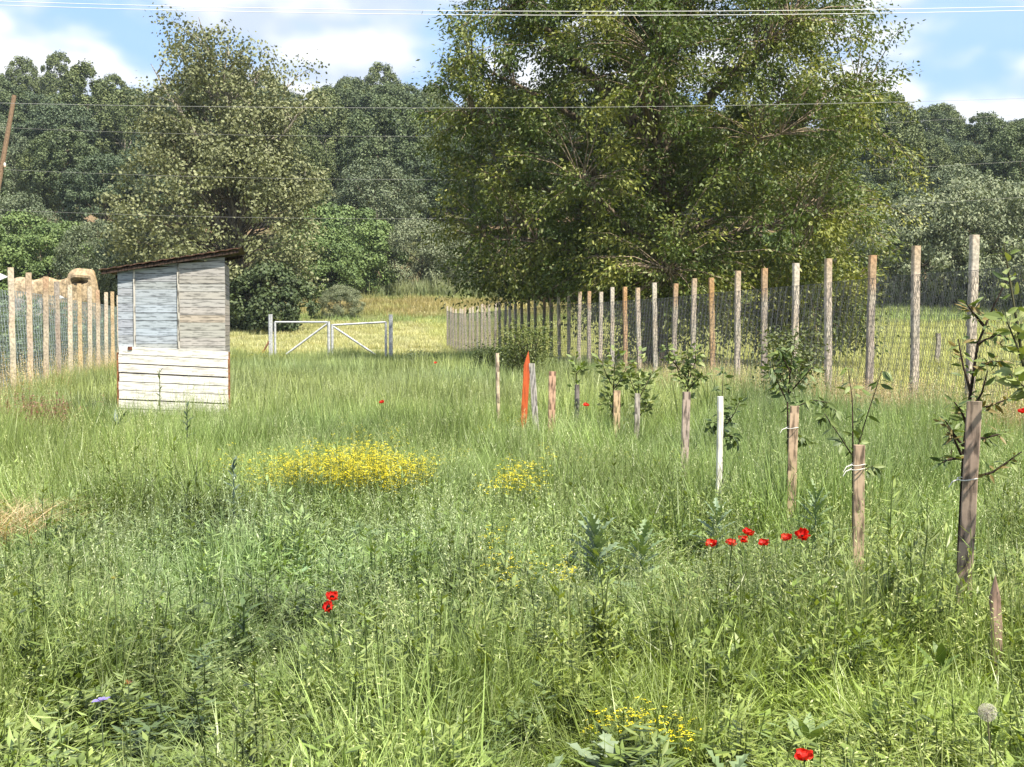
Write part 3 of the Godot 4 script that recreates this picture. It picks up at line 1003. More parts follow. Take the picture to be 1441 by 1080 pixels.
# ---------------------------------------------------------------- stakes
func stake(x: float, d: float, h: float, lean: Vector2, w: float, th: float, col: Color, top: String, label: String, turn := 0.0, mat := "wood") -> void:
	var m := MB.new()
	var path := []
	var cols := []
	var n := 9
	for k in n:
		var u := float(k) / (n - 1)
		var y := lerpf(-0.25, h, u)
		path.append(Vector3(lean.x * y / h + R(-0.002, 0.002), y, lean.y * y / h + R(-0.002, 0.002)))
		cols.append(jit(col, 0.10))
	var b := Basis(Vector3.UP, turn)
	if top == "point":
		# sawn to a point: two slanting cuts
		m.post(path.slice(0, 8), w, th, 0.004, cols, b)
		var p: Vector3 = path[7]
		var e: Vector3 = path[8] + b * Vector3(w * 0.1, 0, 0)
		var q := [p + b * Vector3(-w / 2, 0, th / 2), p + b * Vector3(w / 2, 0, th / 2), p + b * Vector3(w / 2, 0, -th / 2), p + b * Vector3(-w / 2, 0, -th / 2)]
		for j in 4:
			m.tri(q[j], q[(j + 1) % 4], e, cols[7], cols[7], cols[8])
	else:
		m.post(path, w, th, 0.004 if top != "round" else w * 0.28, cols, b)
	var t := thing("stake", label, "stake", on(x, d))
	put("shaft", m.mesh(M[mat]), t)

func tie(m: MB, at: Vector3, r: float, col: Color) -> void:
	var pts := []
	var rad := []
	var cc := []
	for k in 13:
		var a := TAU * k / 12.0
		pts.append(at + Vector3(cos(a) * r, 0.004 * sin(a * 2.0), sin(a) * r))
		rad.append(0.0026); cc.append(col)
	m.tube(pts, rad, 5, cc)
	m.tube([at + Vector3(-r, 0, 0.01), at + Vector3(-r - 0.03, -0.01, 0.02), at + Vector3(-r - 0.045, -0.035, 0.02)], [0.0035, 0.003, 0.002], 4, [col, col, col])

func make_stakes() -> void:
	rng.seed = 321
	var brown := Color(0.33, 0.255, 0.215)
	var tan_ := Color(0.50, 0.38, 0.28)
	var grey := Color(0.40, 0.36, 0.33)
	stake(1.971, 6.03, 1.17, Vector2(0.045, 0.0), 0.064, 0.032, brown, "flat", "tall brown stake tied with white string, nearest the right edge", -0.3)
	stake(1.871, 5.26, 0.55, Vector2(-0.028, 0.0), 0.042, 0.022, Color(0.28, 0.20, 0.165), "point", "short pointed dark brown stake in front at the right edge", 0.2)
	stake(1.765, 7.03, 0.90, Vector2(0.004, 0.0), 0.055, 0.035, tan_, "flat", "light tan stake with wound white string behind the poppies", -0.15)
	stake(1.842, 9.15, 0.985, Vector2(0.028, 0.0), 0.060, 0.03, Color(0.55, 0.41, 0.30), "flat", "tan stake with a dark knot under the sapling", -0.2)
	stake(1.405, 9.4, 1.04, Vector2(0.012, 0.0), 0.036, 0.036, Color(0.74, 0.73, 0.70), "flat", "thin white painted stake among the saplings", 0.1, "stick")
	stake(1.375, 11.1, 1.0, Vector2(0.028, 0.0), 0.062, 0.03, Color(0.42, 0.34, 0.31), "flat", "leaning grey-brown stake left of the thin white stake", 0.1)
	stake(0.737, 15.7, 0.84, Vector2(0.0, 0.0), 0.055, 0.045, Color(0.24, 0.22, 0.21), "round", "dark grey round stake under a slim sapling", 0.1)
	stake(0.439, 15.7, 0.99, Vector2(0.02, 0.0), 0.080, 0.03, Color(0.52, 0.34, 0.25), "flat", "pinkish brown board stake right of the pale grey stake", 0.1)
	stake(0.307, 16.4, 1.06, Vector2(-0.075, 0.0), 0.070, 0.03, Color(0.50, 0.48, 0.46), "flat", "pale grey stake leaning left beside the orange one", -0.1)
	stake(0.119, 16.6, 1.21, Vector2(0.07, 0.0), 0.076, 0.022, Color(0.58, 0.125, 0.042), "point", "bright orange painted stake leaning right", -0.1, "stick")
	stake(-0.161, 17.0, 1.17, Vector2(-0.022, 0.0), 0.046, 0.046, Color(0.62, 0.50, 0.38), "round", "thin pale peeled stick left of the orange stake", 0.0)
	stake(1.142, 15.2, 0.80, Vector2(0.012, 0.0), 0.075, 0.03, Color(0.56, 0.42, 0.28), "flat", "low tan stake almost hidden by grass under a bushy sapling", 0.1)
	stake(1.350, 15.0, 0.78, Vector2(0.012, 0.0), 0.055, 0.035, Color(0.42, 0.38, 0.35), "flat", "low grey stake almost hidden by grass right of the low tan one", 0.1)
	var white := Color(0.60, 0.59, 0.56)
	for q in [[on(1.990, 6.03, 0.83), 0.042, "loop of white string round the tall brown stake"], [on(1.765, 7.03, 0.80), 0.036, "loop of white string round the light tan stake"], [on(1.856, 9.15, 0.84), 0.040, "loop of white string round the tan stake with knot"]]:
		var m := MB.new()
		tie(m, Vector3.ZERO, q[1], white)
		if q[1] < 0.04:
			tie(m, Vector3(-0.004, -0.022, 0.004), q[1] * 0.98, white)
		var o := put("string", m.mesh(M.metal))
		o.position = q[0]
		tag(o, q[2], "string")

# ---------------------------------------------------------------- saplings
func turned(along: Vector3, nrm: Vector3, size: float) -> Basis:
	var z := (nrm - along * nrm.dot(along)).normalized()
	return Basis(along.cross(z) * size, along * size, z * size)

func leaf_mesh(length: float, width: float, droop: float, col: Color, tip: Color, full := 0.42) -> ArrayMesh:
	var m := MB.new()
	m.blade(Vector3.ZERO, Vector3.UP, Vector3.BACK, length, width, 5, droop, 0.16, col, tip, 0, full)
	return m.mesh(M.leaf)

# trunk and branches are given as lists of points; leaves sit along the branches
func sapling(label: String, x: float, d: float, shoots: Array, r0: float, bark: Color, count: int, leaf: Array, spread: float, hang: float, single := true) -> void:
	var at := on(x, d)
	var t := thing("sapling", label, "young tree", at)
	var m := MB.new()
	var stems := []
	for s in shoots:
		var pts := []
		var rad := []
		var cc := []
		for k in s.size():
			var p: Array = s[k]
			pts.append(Vector3(p[0], p[1], p[2] if p.size() > 2 else 0.0))
			rad.append(lerpf(r0 if s == shoots[0] else r0 * 0.55, r0 * 0.2, float(k) / (s.size() - 1)))
			cc.append(jit(bark, 0.1))
		m.tube(pts, rad, 6, cc)
		stems.append(pts)
	put("stem", m.mesh(M.bark), t)
	var lm := []
	for c in leaf[2]:
		lm.append(leaf_mesh(leaf[0], leaf[1], 0.25, c, Color(c.r * 1.1, c.g * 1.1, c.b * 1.05)))
		lm.append(leaf_mesh(leaf[0], leaf[1] * 0.85, 0.5, jit(c, 0.12), c))
	var all := MB.new()
	for k in count:
		var s: Array = stems[rng.randi() % stems.size()]
		var from := 0.45 if s == stems[0] else 0.15
		var u := R(from, 1.0) * (s.size() - 1)
		var i := mini(int(u), s.size() - 2)
		var p: Vector3 = s[i].lerp(s[i + 1], u - i)
		var dirn: Vector3 = (s[i + 1] - s[i]).normalized()
		var a := R(0, TAU)
		var out := Vector3(cos(a), R(-0.6, 0.8), sin(a))
		var al := (out + dirn * 0.35 - Vector3(0, hang * R(0.4, 1.2), 0)).normalized()
		var nn := (Vector3.UP * 0.6 + Vector3(rng.randfn(), rng.randfn(), rng.randfn() + 0.7) * 0.6).normalized()
		var sz := R(0.65, 1.2)
		p += out * R(0.0, spread)
		if single:
			var o := put("leaf", lm[rng.randi() % lm.size()], t)
			o.transform = Transform3D(turned(al, nn, sz), p)
		else:
			var c: Color = leaf[2][rng.randi() % leaf[2].size()]
			all.leaf(p, al, nn, leaf[0] * sz * 1.1, leaf[1] * sz * 1.1, jit(c, 0.2), c)
	if not single:
		tag(put("leaves", all.mesh(M.leaf), t), "", "", "", "stuff")

func make_saplings() -> void:
	rng.seed = 777
	var g1 := Color(0.11, 0.155, 0.042)
	var g2 := Color(0.16, 0.21, 0.06)
	var g3 := Color(0.23, 0.27, 0.09)
	var dk := Color(0.07, 0.11, 0.035)
	var red := Color(0.14, 0.06, 0.045)
	var brown := Color(0.07, 0.05, 0.04)
	sapling("sapling with dark stem and narrow leaves behind the tall brown stake", 2.027, 6.25, [[[0, 0], [0.005, 0.5], [0.02, 0.95], [0.045, 1.2], [0.075, 1.42], [0.14, 1.58], [0.21, 1.72]], [[0.02, 0.95], [-0.05, 1.02, 0.05], [-0.09, 1.08, 0.06]], [[0.03, 1.1], [0.12, 1.14, 0.03], [0.2, 1.17, 0.04]], [[0.045, 1.2], [0.0, 1.32, 0.03], [-0.02, 1.44, 0.02]], [[0.02, 0.98], [0.11, 1.0, 0.05], [0.19, 1.02, 0.04]], [[0.01, 0.8], [0.14, 0.84, 0.03], [0.28, 0.93, 0.0]], [[0.0, 0.9], [-0.06, 0.9, 0.04], [-0.1, 0.88, 0.04]], [[0.075, 1.42], [0.15, 1.46, 0.02], [0.19, 1.45, 0.03]], [[0.1, 1.5], [0.05, 1.56], [0.02, 1.6]], [[0.015, 0.9], [-0.04, 0.98, 0.06], [-0.07, 1.06, 0.09]], [[0.03, 1.05], [-0.02, 1.12, 0.08], [-0.06, 1.16, 0.1]], [[0.03, 1.08], [0.08, 1.2, 0.05], [0.1, 1.3, 0.06]], [[0.06, 1.3], [0.12, 1.34, 0.05], [0.17, 1.34, 0.06]]], 0.014, brown, 290, [0.066, 0.019, [g1, g2, dk, Color(0.17, 0.13, 0.04)]], 0.02, 0.25)
	sapling("sapling with large pale leaves cut by the right edge", 2.138, 5.7, [[[0.02, 0], [0.01, 0.7], [-0.01, 1.2], [-0.06, 1.5], [-0.10, 1.72], [-0.12, 1.84]], [[-0.02, 1.3], [-0.08, 1.42, 0.05], [-0.14, 1.56, 0.05]], [[0.0, 1.2], [-0.05, 1.25, 0.06], [-0.11, 1.3, 0.06]], [[-0.02, 1.3], [0.08, 1.5, 0.02], [0.12, 1.75, 0.0]], [[0.0, 1.0], [0.1, 1.15, 0.0], [0.15, 1.3, 0.02]]], 0.012, Color(0.10, 0.10, 0.06), 135, [0.082, 0.033, [g2, g3, Color(0.24, 0.27, 0.11)]], 0.02, 0.15)
	sapling("sapling with drooping leaves over the tan knotty stake", 1.853, 9.3, [[[0, 0], [0.01, 0.6], [0.0, 1.0], [0.02, 1.25], [0.05, 1.46]], [[0.0, 1.0], [-0.08, 1.15, 0.03], [-0.13, 1.25, 0.05]], [[0.0, 1.05], [0.12, 1.2, 0.04], [0.17, 1.26, 0.05]], [[0.01, 0.95], [0.16, 1.02, 0.02], [0.28, 1.0, 0.05], [0.34, 0.9, 0.05]], [[0.02, 1.2], [-0.05, 1.32, 0.04], [-0.08, 1.36, 0.06]], [[0.0, 0.75], [0.08, 0.78, 0.03], [0.11, 0.74, 0.03]]], 0.011, brown, 190, [0.080, 0.027, [g1, g1, g2, dk]], 0.03, 0.95)
	sapling("thin sapling with few hanging leaves behind the light tan stake", 1.782, 7.2, [[[0, 0], [0.0, 0.5], [-0.005, 0.9], [-0.01, 1.12], [-0.035, 1.30]], [[0.0, 0.8], [0.05, 1.0, 0.02], [0.11, 1.2, 0.03], [0.14, 1.3, 0.04]], [[0.0, 0.82], [-0.07, 0.92, 0.02], [-0.16, 1.05, 0.03], [-0.18, 1.02, 0.03]], [[0.0, 0.7], [0.06, 0.76, 0.02], [0.1, 0.78, 0.02]]], 0.008, brown, 90, [0.070, 0.025, [g1, g2, dk]], 0.02, 1.0)
	sapling("bushy sapling on top of the leaning grey-brown stake", 1.434, 11.3, [[[0, 0], [0.0, 0.6], [0.0, 1.0], [0.01, 1.2], [0.0, 1.38]], [[0.0, 1.0], [-0.08, 1.15, 0.03], [-0.12, 1.3, 0.05]], [[0.0, 1.0], [0.08, 1.1, 0.04], [0.12, 1.12, 0.05]], [[0.0, 1.1], [-0.16, 1.28, 0.04], [-0.19, 1.37, 0.05]], [[0.0, 1.05], [0.06, 1.25, 0.04], [0.05, 1.34, 0.06]]], 0.012, brown, 240, [0.066, 0.030, [g1, g2, g2, g3]], 0.04, 0.2)
	sapling("small dark-leaved sapling around the thin white stake", 1.465, 9.6, [[[0, 0], [0.0, 0.5], [-0.01, 0.9], [0.0, 1.22]], [[0.0, 0.8], [0.08, 0.92, 0.02], [0.11, 1.0, 0.03]], [[0.0, 0.75], [0.07, 0.76, 0.02], [0.1, 0.7, 0.03]], [[0.0, 0.8], [-0.06, 0.85, -0.03], [-0.08, 0.8, -0.03]]], 0.009, brown, 140, [0.070, 0.026, [g1, dk, dk]], 0.03, 0.4)
	sapling("left of two leafy bright saplings in front of the fence", 1.141, 15.5, [[[0, 0], [-0.02, 0.5], [0.0, 0.9], [0.02, 1.25]], [[0.0, 0.8], [-0.1, 1.0, 0.02], [-0.14, 1.12, 0.03]], [[0.0, 0.8], [0.1, 0.95, 0.02], [0.16, 1.1, 0.03]], [[0.0, 0.5], [-0.04, 0.6, 0.02], [-0.05, 0.72, 0.03]]], 0.012, brown, 210, [0.080, 0.040, [g1, g2, g3]], 0.08, 0.2, false)
	sapling("right of two leafy bright saplings in front of the fence", 1.401, 15.3, [[[0, 0], [0.0, 0.5], [0.0, 0.9], [-0.02, 1.3]], [[0.0, 0.7], [-0.09, 0.9, 0.02], [-0.12, 1.0, 0.03]], [[0.0, 0.7], [0.1, 0.9, 0.02], [0.15, 1.0, 0.03]], [[0.0, 0.5], [0.07, 0.6, 0.02], [0.1, 0.7, 0.03]]], 0.012, brown, 200, [0.080, 0.040, [g1, g2, g3]], 0.08, 0.2, false)
	sapling("slim sapling with a bright leaf tuft on the dark grey round stake", 0.738, 15.9, [[[0, 0], [0.0, 0.6], [0.0, 0.95], [-0.02, 1.2]], [[0.0, 0.95], [0.04, 1.0, 0.02], [0.06, 1.05, 0.03]]], 0.009, brown, 70, [0.075, 0.036, [g2, g3, Color(0.16, 0.24, 0.03)]], 0.05, 0.2, false)
	# shrubs by the right fence
	var sh := [
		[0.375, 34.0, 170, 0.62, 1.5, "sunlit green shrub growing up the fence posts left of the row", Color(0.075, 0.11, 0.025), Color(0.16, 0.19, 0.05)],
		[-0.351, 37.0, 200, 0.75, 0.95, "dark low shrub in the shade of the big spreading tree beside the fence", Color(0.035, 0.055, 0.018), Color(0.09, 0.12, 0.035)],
		[-2.854, 42.0, 60, 0.42, 0.65, "low grey-green weed clump right of the gate", Color(0.08, 0.11, 0.06), Color(0.13, 0.16, 0.08)],
		[3.855, 19.2, 90, 0.34, 1.35, "wispy shrub against the netting behind the sapling", Color(0.07, 0.10, 0.035), Color(0.14, 0.16, 0.06)],
	]
	for q in sh:
		var t := thing("shrub", q[5], "shrub", on(q[0], q[1]))
		var st := MB.new()
		var lf := MB.new()
		for k in q[2]:
			var a := R(0, TAU)
			var r: float = q[3] * sqrt(rng.randf())
			var e := Vector3(cos(a) * r, R(0.25, 1.0) * q[4], sin(a) * r)
			if k % 3 == 0:
				st.tube([Vector3(cos(a) * 0.08, 0, sin(a) * 0.08), e * 0.6 + Vector3(0, 0.08, 0), e], [0.012, 0.008, 0.003], 4, [brown, brown, brown])
			for j in 22:
				var o := Vector3(rng.randfn(), rng.randfn(), rng.randfn()) * 0.11
				var nn := (Vector3.UP + Vector3(rng.randfn(), rng.randfn(), rng.randfn()) * 0.7).normalized()
				var al := nn.cross(Vector3(rng.randfn(), rng.randfn(), rng.randfn())).normalized()
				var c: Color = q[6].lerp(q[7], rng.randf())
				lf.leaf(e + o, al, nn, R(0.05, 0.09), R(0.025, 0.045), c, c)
		put("stem", st.mesh(M.bark), t)
		tag(put("leaves", lf.mesh(M.leaf), t), "", "", "", "stuff")

# ---------------------------------------------------------------- flowers and weeds
func petal_mesh(red: Color) -> ArrayMesh:
	var m := MB.new()
	var n := 5
	var g := []
	for j in n + 1:
		var v := float(j) / n
		for i in n + 1:
			var u := float(i) / n * 2.0 - 1.0
			var w := 0.030 * sin(PI * (0.12 + 0.62 * v))
			var y := 0.004 + 0.034 * v - 0.006 * u * u * v
			var out := 0.022 * sin(v * 1.75) + 0.004 * sin(u * 7.0) * v
			g.append(Vector3(u * w, y, out - 0.010 * u * u * v))
	for j in n:
		for i in n:
			var a := j * (n + 1) + i
			m.quad(g[a], g[a + 1], g[a + n + 2], g[a + n + 1], red if j > 0 else Color(0.12, 0.01, 0.01), red)
	return m.mesh(M.petal)

func make_flowers() -> void:
	rng.seed = 15
	var petals := [petal_mesh(Color(0.72, 0.020, 0.014)), petal_mesh(Color(0.60, 0.014, 0.010)), petal_mesh(Color(0.76, 0.045, 0.025))]
	var mid := MB.new()
	mid.tube([Vector3(0, 0, 0), Vector3(0, 0.008, 0), Vector3(0, 0.016, 0), Vector3(0, 0.018, 0)], [0.004, 0.009, 0.009, 0.001], 8, [Color(0.02, 0.02, 0.02), Color(0.02, 0.02, 0.02), Color(0.03, 0.04, 0.02), Color(0.03, 0.04, 0.02)])
	var middle := mid.mesh(M.leaf)
	var list := [
		[0.956, 6.6, 0.446, 1.0, 0.25, "leftmost poppy of the red row before the light tan stake"],
		[1.055, 6.65, 0.444, 0.95, 0.2, "second poppy from the left in the red row"],
		[1.130, 6.75, 0.446, 0.9, 0.4, "lower poppy of the close pair in the red row"],
		[1.163, 6.8, 0.470, 1.0, 0.2, "highest poppy of the red row"],
		[1.210, 6.6, 0.452, 0.9, 0.3, "small poppy in the middle of the red row"],
		[1.358, 6.8, 0.445, 1.0, 0.3, "second poppy from the right in the red row"],
		[1.421, 6.75, 0.464, 1.3, 0.7, "widest poppy, rightmost of the red row"],
		[-0.668, 5.1, 0.487, 0.9, 0.35, "upper of two drooping dark red poppies alone at the left"],
		[-0.669, 5.05, 0.465, 0.75, 0.9, "lower of two drooping dark red poppies alone at the left"],
		[-1.459, 15.5, 0.641, 1.0, 0.3, "single red poppy right of the shed in the open meadow"],
		[0.815, 15.2, 0.626, 1.1, 0.4, "single orange-red poppy right of the dark grey stake"],
		[-1.654, 30.0, 0.700, 1.3, 0.3, "farthest red poppy near the shade of the big spreading tree"],
		[0.792, 3.7, 0.326, 0.9, 0.12, "large red poppy at the bottom edge of the meadow"],
		[3.505, 9.5, 0.905, 1.0, 0.3, "red poppy cut by the right edge at fence height"],
	]
	for q in list:
		var g := on(q[0], q[1])
		var t := thing("poppy", q[5], "poppy", g, 0.0, "red poppies in the meadow")
		var h: float = maxf(0.2, q[2] - g.y)
		var st := MB.new()
		var gr := Color(0.10, 0.15, 0.05)
		var lean := Vector3(R(-0.06, 0.06), 0, R(-0.05, 0.02))
		st.tube([lean, lean * 0.6 + Vector3(0.01, h * 0.5, 0), Vector3(0, h, 0)], [0.0025, 0.002, 0.0018], 5, [gr, gr, gr])
		put("stem", st.mesh(M.leaf), t)
		var b := Basis(Vector3.RIGHT, q[4]) * Basis(Vector3.BACK, R(-0.3, 0.3)) * Basis(Vector3.UP, R(0, TAU))
		for k in 4:
			var o := put("petal", petals[rng.randi() % 3], t)
			var sc: float = 0.9 * q[3] * (1.05 if k % 2 == 0 else 0.92)
			o.transform = Transform3D((b * Basis(Vector3.UP, PI / 2 * k + R(-0.15, 0.15)) * Basis(Vector3.RIGHT, R(-0.05, 0.3))).scaled(Vector3.ONE * sc), Vector3(0, h, 0))
		var c := put("flower_centre", middle, t)
		c.transform = Transform3D(b, Vector3(0, h, 0))
	# small single flowers in front
	var cf := thing("cornflower", "small violet-blue flower in the grass at lower left", "flower", on(-1.201, 4.0))
	var st := MB.new()
	var h := 0.388
	st.tube([Vector3.ZERO, Vector3(0.01, h * 0.5, 0), Vector3(0, h, 0)], [0.002, 0.002, 0.002], 4, [Color(0.12, 0.16, 0.08), Color(0.12, 0.16, 0.08), Color(0.12, 0.16, 0.08)])
	put("stem", st.mesh(M.leaf), cf)
	var pm := leaf_mesh(0.030, 0.013, 0.2, Color(0.17, 0.12, 0.48), Color(0.26, 0.22, 0.62), 0.7)
	for k in 10:
		var o := put("petal", pm, cf)
		var a := TAU * k / 10.0
		o.transform = Transform3D(turned(Vector3(cos(a), R(0.1, 0.7), sin(a)).normalized(), Vector3.UP, R(0.8, 1.2)), Vector3(0, h, 0))
	var cl := thing("dandelion_clock", "round grey-white dandelion clock near the bottom right corner", "flower", on(1.388, 4.0))
	var dm := MB.new()
	h = 0.369
	for k in 190:
		var v := Vector3(rng.randfn(), rng.randfn(), rng.randfn()).normalized()
		var e := v * 0.024
		dm.tube([v * 0.004, e], [0.0004, 0.0003], 3, [Color(0.5, 0.46, 0.4), Color(0.6, 0.58, 0.54)])
		var s1 := v.cross(Vector3(0.3, 0.8, 0.5)).normalized()
		var s2 := v.cross(s1)
		for j in 5:
			var a := TAU * j / 5.0
			dm.tube([e, e + v * 0.003 + (s1 * cos(a) + s2 * sin(a)) * 0.006], [0.00035, 0.0002], 3, [Color(0.72, 0.70, 0.68), Color(0.72, 0.70, 0.68)])
	var dh := put("seed_head", dm.mesh(M.petal), cl)
	dh.position = Vector3(0, h, 0)
	var ds := MB.new()
	ds.tube([Vector3(0.02, 0, 0), Vector3(0.015, h * 0.5, 0), Vector3(0, h, 0)], [0.003, 0.0025, 0.003], 5, [Color(0.14, 0.18, 0.07), Color(0.16, 0.19, 0.09), Color(0.2, 0.16, 0.1)])
	put("stem", ds.mesh(M.leaf), cl)
	for q in [[-1.147, 4.1, 0.414, Color(0.55, 0.30, 0.22), "faded pinkish seed head near the violet flower", 0.012], [1.173, 5.0, 0.548, Color(0.75, 0.74, 0.70), "tiny white flower in the grass below the light tan stake", 0.008], [-1.474, 5.1, 0.550, Color(0.55, 0.50, 0.25), "pale yellowish bud on the left side of the meadow", 0.011]]:
		var t := thing("flower", q[4], "flower", on(q[0], q[1]))
		var m := MB.new()
		var hh: float = q[2]
		m.tube([Vector3.ZERO, Vector3(0.005, hh * 0.5, 0), Vector3(0, hh, 0)], [0.002, 0.002, 0.0015], 4, [Color(0.12, 0.16, 0.06), Color(0.12, 0.16, 0.06), Color(0.12, 0.16, 0.06)])
		put("stem", m.mesh(M.leaf), t)
		var f := MB.new()
		for k in 14:
			var v := Vector3(rng.randfn(), absf(rng.randfn()) + 0.2, rng.randfn()).normalized()
			f.leaf(Vector3(0, hh, 0) + v * q[5] * 0.2, v, v.cross(Vector3(0.4, 0.3, 0.8)).normalized(), q[5] * 1.3, q[5] * 0.8, jit(q[3], 0.15), q[3])
		put("flower_head", f.mesh(M.petal), t)

func rosette(label: String, x: float, d: float, n: int, length: float, width: float, tilt: Vector2, lobes: int, up: float, c: Color, tip: Color, category := "weed") -> void:
	var t := thing("weed", label, category, on(x, d))
	if d < 11.0: weed_spots.append(Vector2(x, d))
	var kinds := []
	for k in 4:
		var m := MB.new()
		m.blade(Vector3.ZERO, Vector3.UP, Vector3.BACK, length, width * R(0.85, 1.15), 11 if lobes else 6, R(0.25, 0.6), 0.14, jit(c, 0.1), jit(tip, 0.1), lobes, 0.5)
		kinds.append(m.mesh(M.leaf))
	var st := MB.new()
	st.tube([Vector3(0, -0.02, 0), Vector3(0, up * 0.5, 0), Vector3(0, up + 0.02, 0)], [0.008, 0.007, 0.004], 6, [c, c, c])
	put("stem", st.mesh(M.leaf), t)
	for k in n:
		var a := TAU * k * 0.382 + R(-0.3, 0.3)
		var e := lerpf(tilt.x, tilt.y, float(k) / n) + R(-0.12, 0.12)
		var al := Vector3(cos(a) * cos(e), sin(e), sin(a) * cos(e))
		var nn := Vector3(-cos(a) * sin(e), cos(e), -sin(a) * sin(e)) + Vector3(R(-0.2, 0.2), 0, R(-0.2, 0.2))
		var o := put("leaf", kinds[k % 4], t)
		o.transform = Transform3D(turned(al, nn, R(0.7, 1.15) * lerpf(1.1, 0.75, float(k) / n)), Vector3(0, up * float(k) / n + 0.02, 0))

func make_weeds() -> void:
	rng.seed = 31
	var blue := Color(0.11, 0.165, 0.095)
	var bt := Color(0.20, 0.275, 0.165)
	var pale := Color(0.19, 0.27, 0.12)
	rosette("large blue-green thistle with long jagged leaves left of the poppy row", 0.453, 7.4, 52, 0.27, 0.06, Vector2(-0.1, 1.45), 1, 0.36, blue, bt)
	rosette("lower bushy thistle just right of the large blue-green one", 0.710, 7.5, 46, 0.21, 0.055, Vector2(-0.1, 1.2), 1, 0.32, blue, pale)
	rosette("blue-green thistle clump under the thin white stake", 1.232, 8.3, 50, 0.19, 0.05, Vector2(-0.1, 1.2), 1, 0.36, blue, bt)
	rosette("grey-green thistle right of the tan knotty stake", 1.894, 8.6, 50, 0.22, 0.045, Vector2(-0.1, 1.3), 1, 0.42, blue, pale)
	rosette("broad-leaved pale green plant above the poppy at the bottom edge", 0.979, 4.55, 15, 0.23, 0.062, Vector2(0.45, 1.2), 0, 0.10, Color(0.12, 0.18, 0.06), Color(0.20, 0.27, 0.11))
	rosette("grey-green jagged thistle cut by the bottom edge", 0.310, 4.1, 18, 0.22, 0.075, Vector2(0.25, 1.25), 1, 0.14, Color(0.11, 0.16, 0.09), Color(0.19, 0.25, 0.15))
	rosette("pale jagged leaf rosette at the bottom edge, left of the grey-green thistle", 0.092, 4.05, 12, 0.20, 0.06, Vector2(0.3, 1.1), 1, 0.08, Color(0.12, 0.18, 0.09), Color(0.20, 0.27, 0.15))
	rosette("jagged pale weed at the bottom edge, left of the bottom poppy", 0.635, 4.0, 14, 0.18, 0.06, Vector2(0.3, 1.2), 1, 0.14, Color(0.12, 0.18, 0.08), Color(0.18, 0.25, 0.12))
	rosette("dark teal spiky plant in front of the shed's left corner", -4.574, 16.0, 18, 0.40, 0.055, Vector2(0.5, 1.4), 0, 0.30, Color(0.05, 0.09, 0.075), Color(0.10, 0.15, 0.125))
	rosette("dark slender upright weed in front of the shed", -3.174, 13.5, 24, 0.13, 0.035, Vector2(0.4, 1.2), 0, 0.72, Color(0.045, 0.07, 0.04), Color(0.08, 0.12, 0.06))
	rosette("bluish feathery thistle standing upright left of the yellow patch", -1.816, 9.0, 46, 0.11, 0.028, Vector2(-0.1, 1.2), 1, 0.60, Color(0.07, 0.11, 0.085), Color(0.14, 0.19, 0.14))
	rosette("dark leafy weed in the shade left of the lone dark poppies", -1.093, 5.6, 30, 0.13, 0.035, Vector2(0.0, 1.0), 0, 0.34, Color(0.05, 0.085, 0.03), Color(0.09, 0.14, 0.045))
	rosette("tall pale weed stem against the white shed boards", -4.481, 17.6, 22, 0.13, 0.03, Vector2(0.5, 1.2), 0, 0.95, Color(0.13, 0.17, 0.06), Color(0.2, 0.22, 0.09))
	rosette("dock plant with arching leaves below the tall brown stake", 1.625, 5.2, 16, 0.19, 0.05, Vector2(0.3, 1.2), 0, 0.2, Color(0.07, 0.12, 0.025), Color(0.12, 0.18, 0.05))

# ---------------------------------------------------------------- grass
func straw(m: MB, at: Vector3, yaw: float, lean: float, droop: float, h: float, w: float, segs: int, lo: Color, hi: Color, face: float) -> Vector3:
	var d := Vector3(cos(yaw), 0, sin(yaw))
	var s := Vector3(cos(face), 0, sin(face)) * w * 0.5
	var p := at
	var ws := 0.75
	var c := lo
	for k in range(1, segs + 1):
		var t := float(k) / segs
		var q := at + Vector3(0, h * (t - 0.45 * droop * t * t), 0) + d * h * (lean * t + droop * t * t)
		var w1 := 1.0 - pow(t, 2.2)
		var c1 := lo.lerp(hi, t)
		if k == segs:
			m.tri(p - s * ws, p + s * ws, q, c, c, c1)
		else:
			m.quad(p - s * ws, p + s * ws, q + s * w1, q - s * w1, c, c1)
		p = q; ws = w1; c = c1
	return p

func tuft(sd: int, n: int, r: float, h: Vector2, w: Vector2, lean: float, droop: Vector2, lo: Color, hi: Color, segs := 3) -> ArrayMesh:
	rng.seed = sd
	var m := MB.new()
	for k in n:
		var a := R(0, TAU)
		var q := r * sqrt(rng.randf())
		var c := R(0.6, 1.42)
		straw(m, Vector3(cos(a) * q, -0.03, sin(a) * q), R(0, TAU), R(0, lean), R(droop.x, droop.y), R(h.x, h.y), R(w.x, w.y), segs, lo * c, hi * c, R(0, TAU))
	return m.mesh(M.grass)

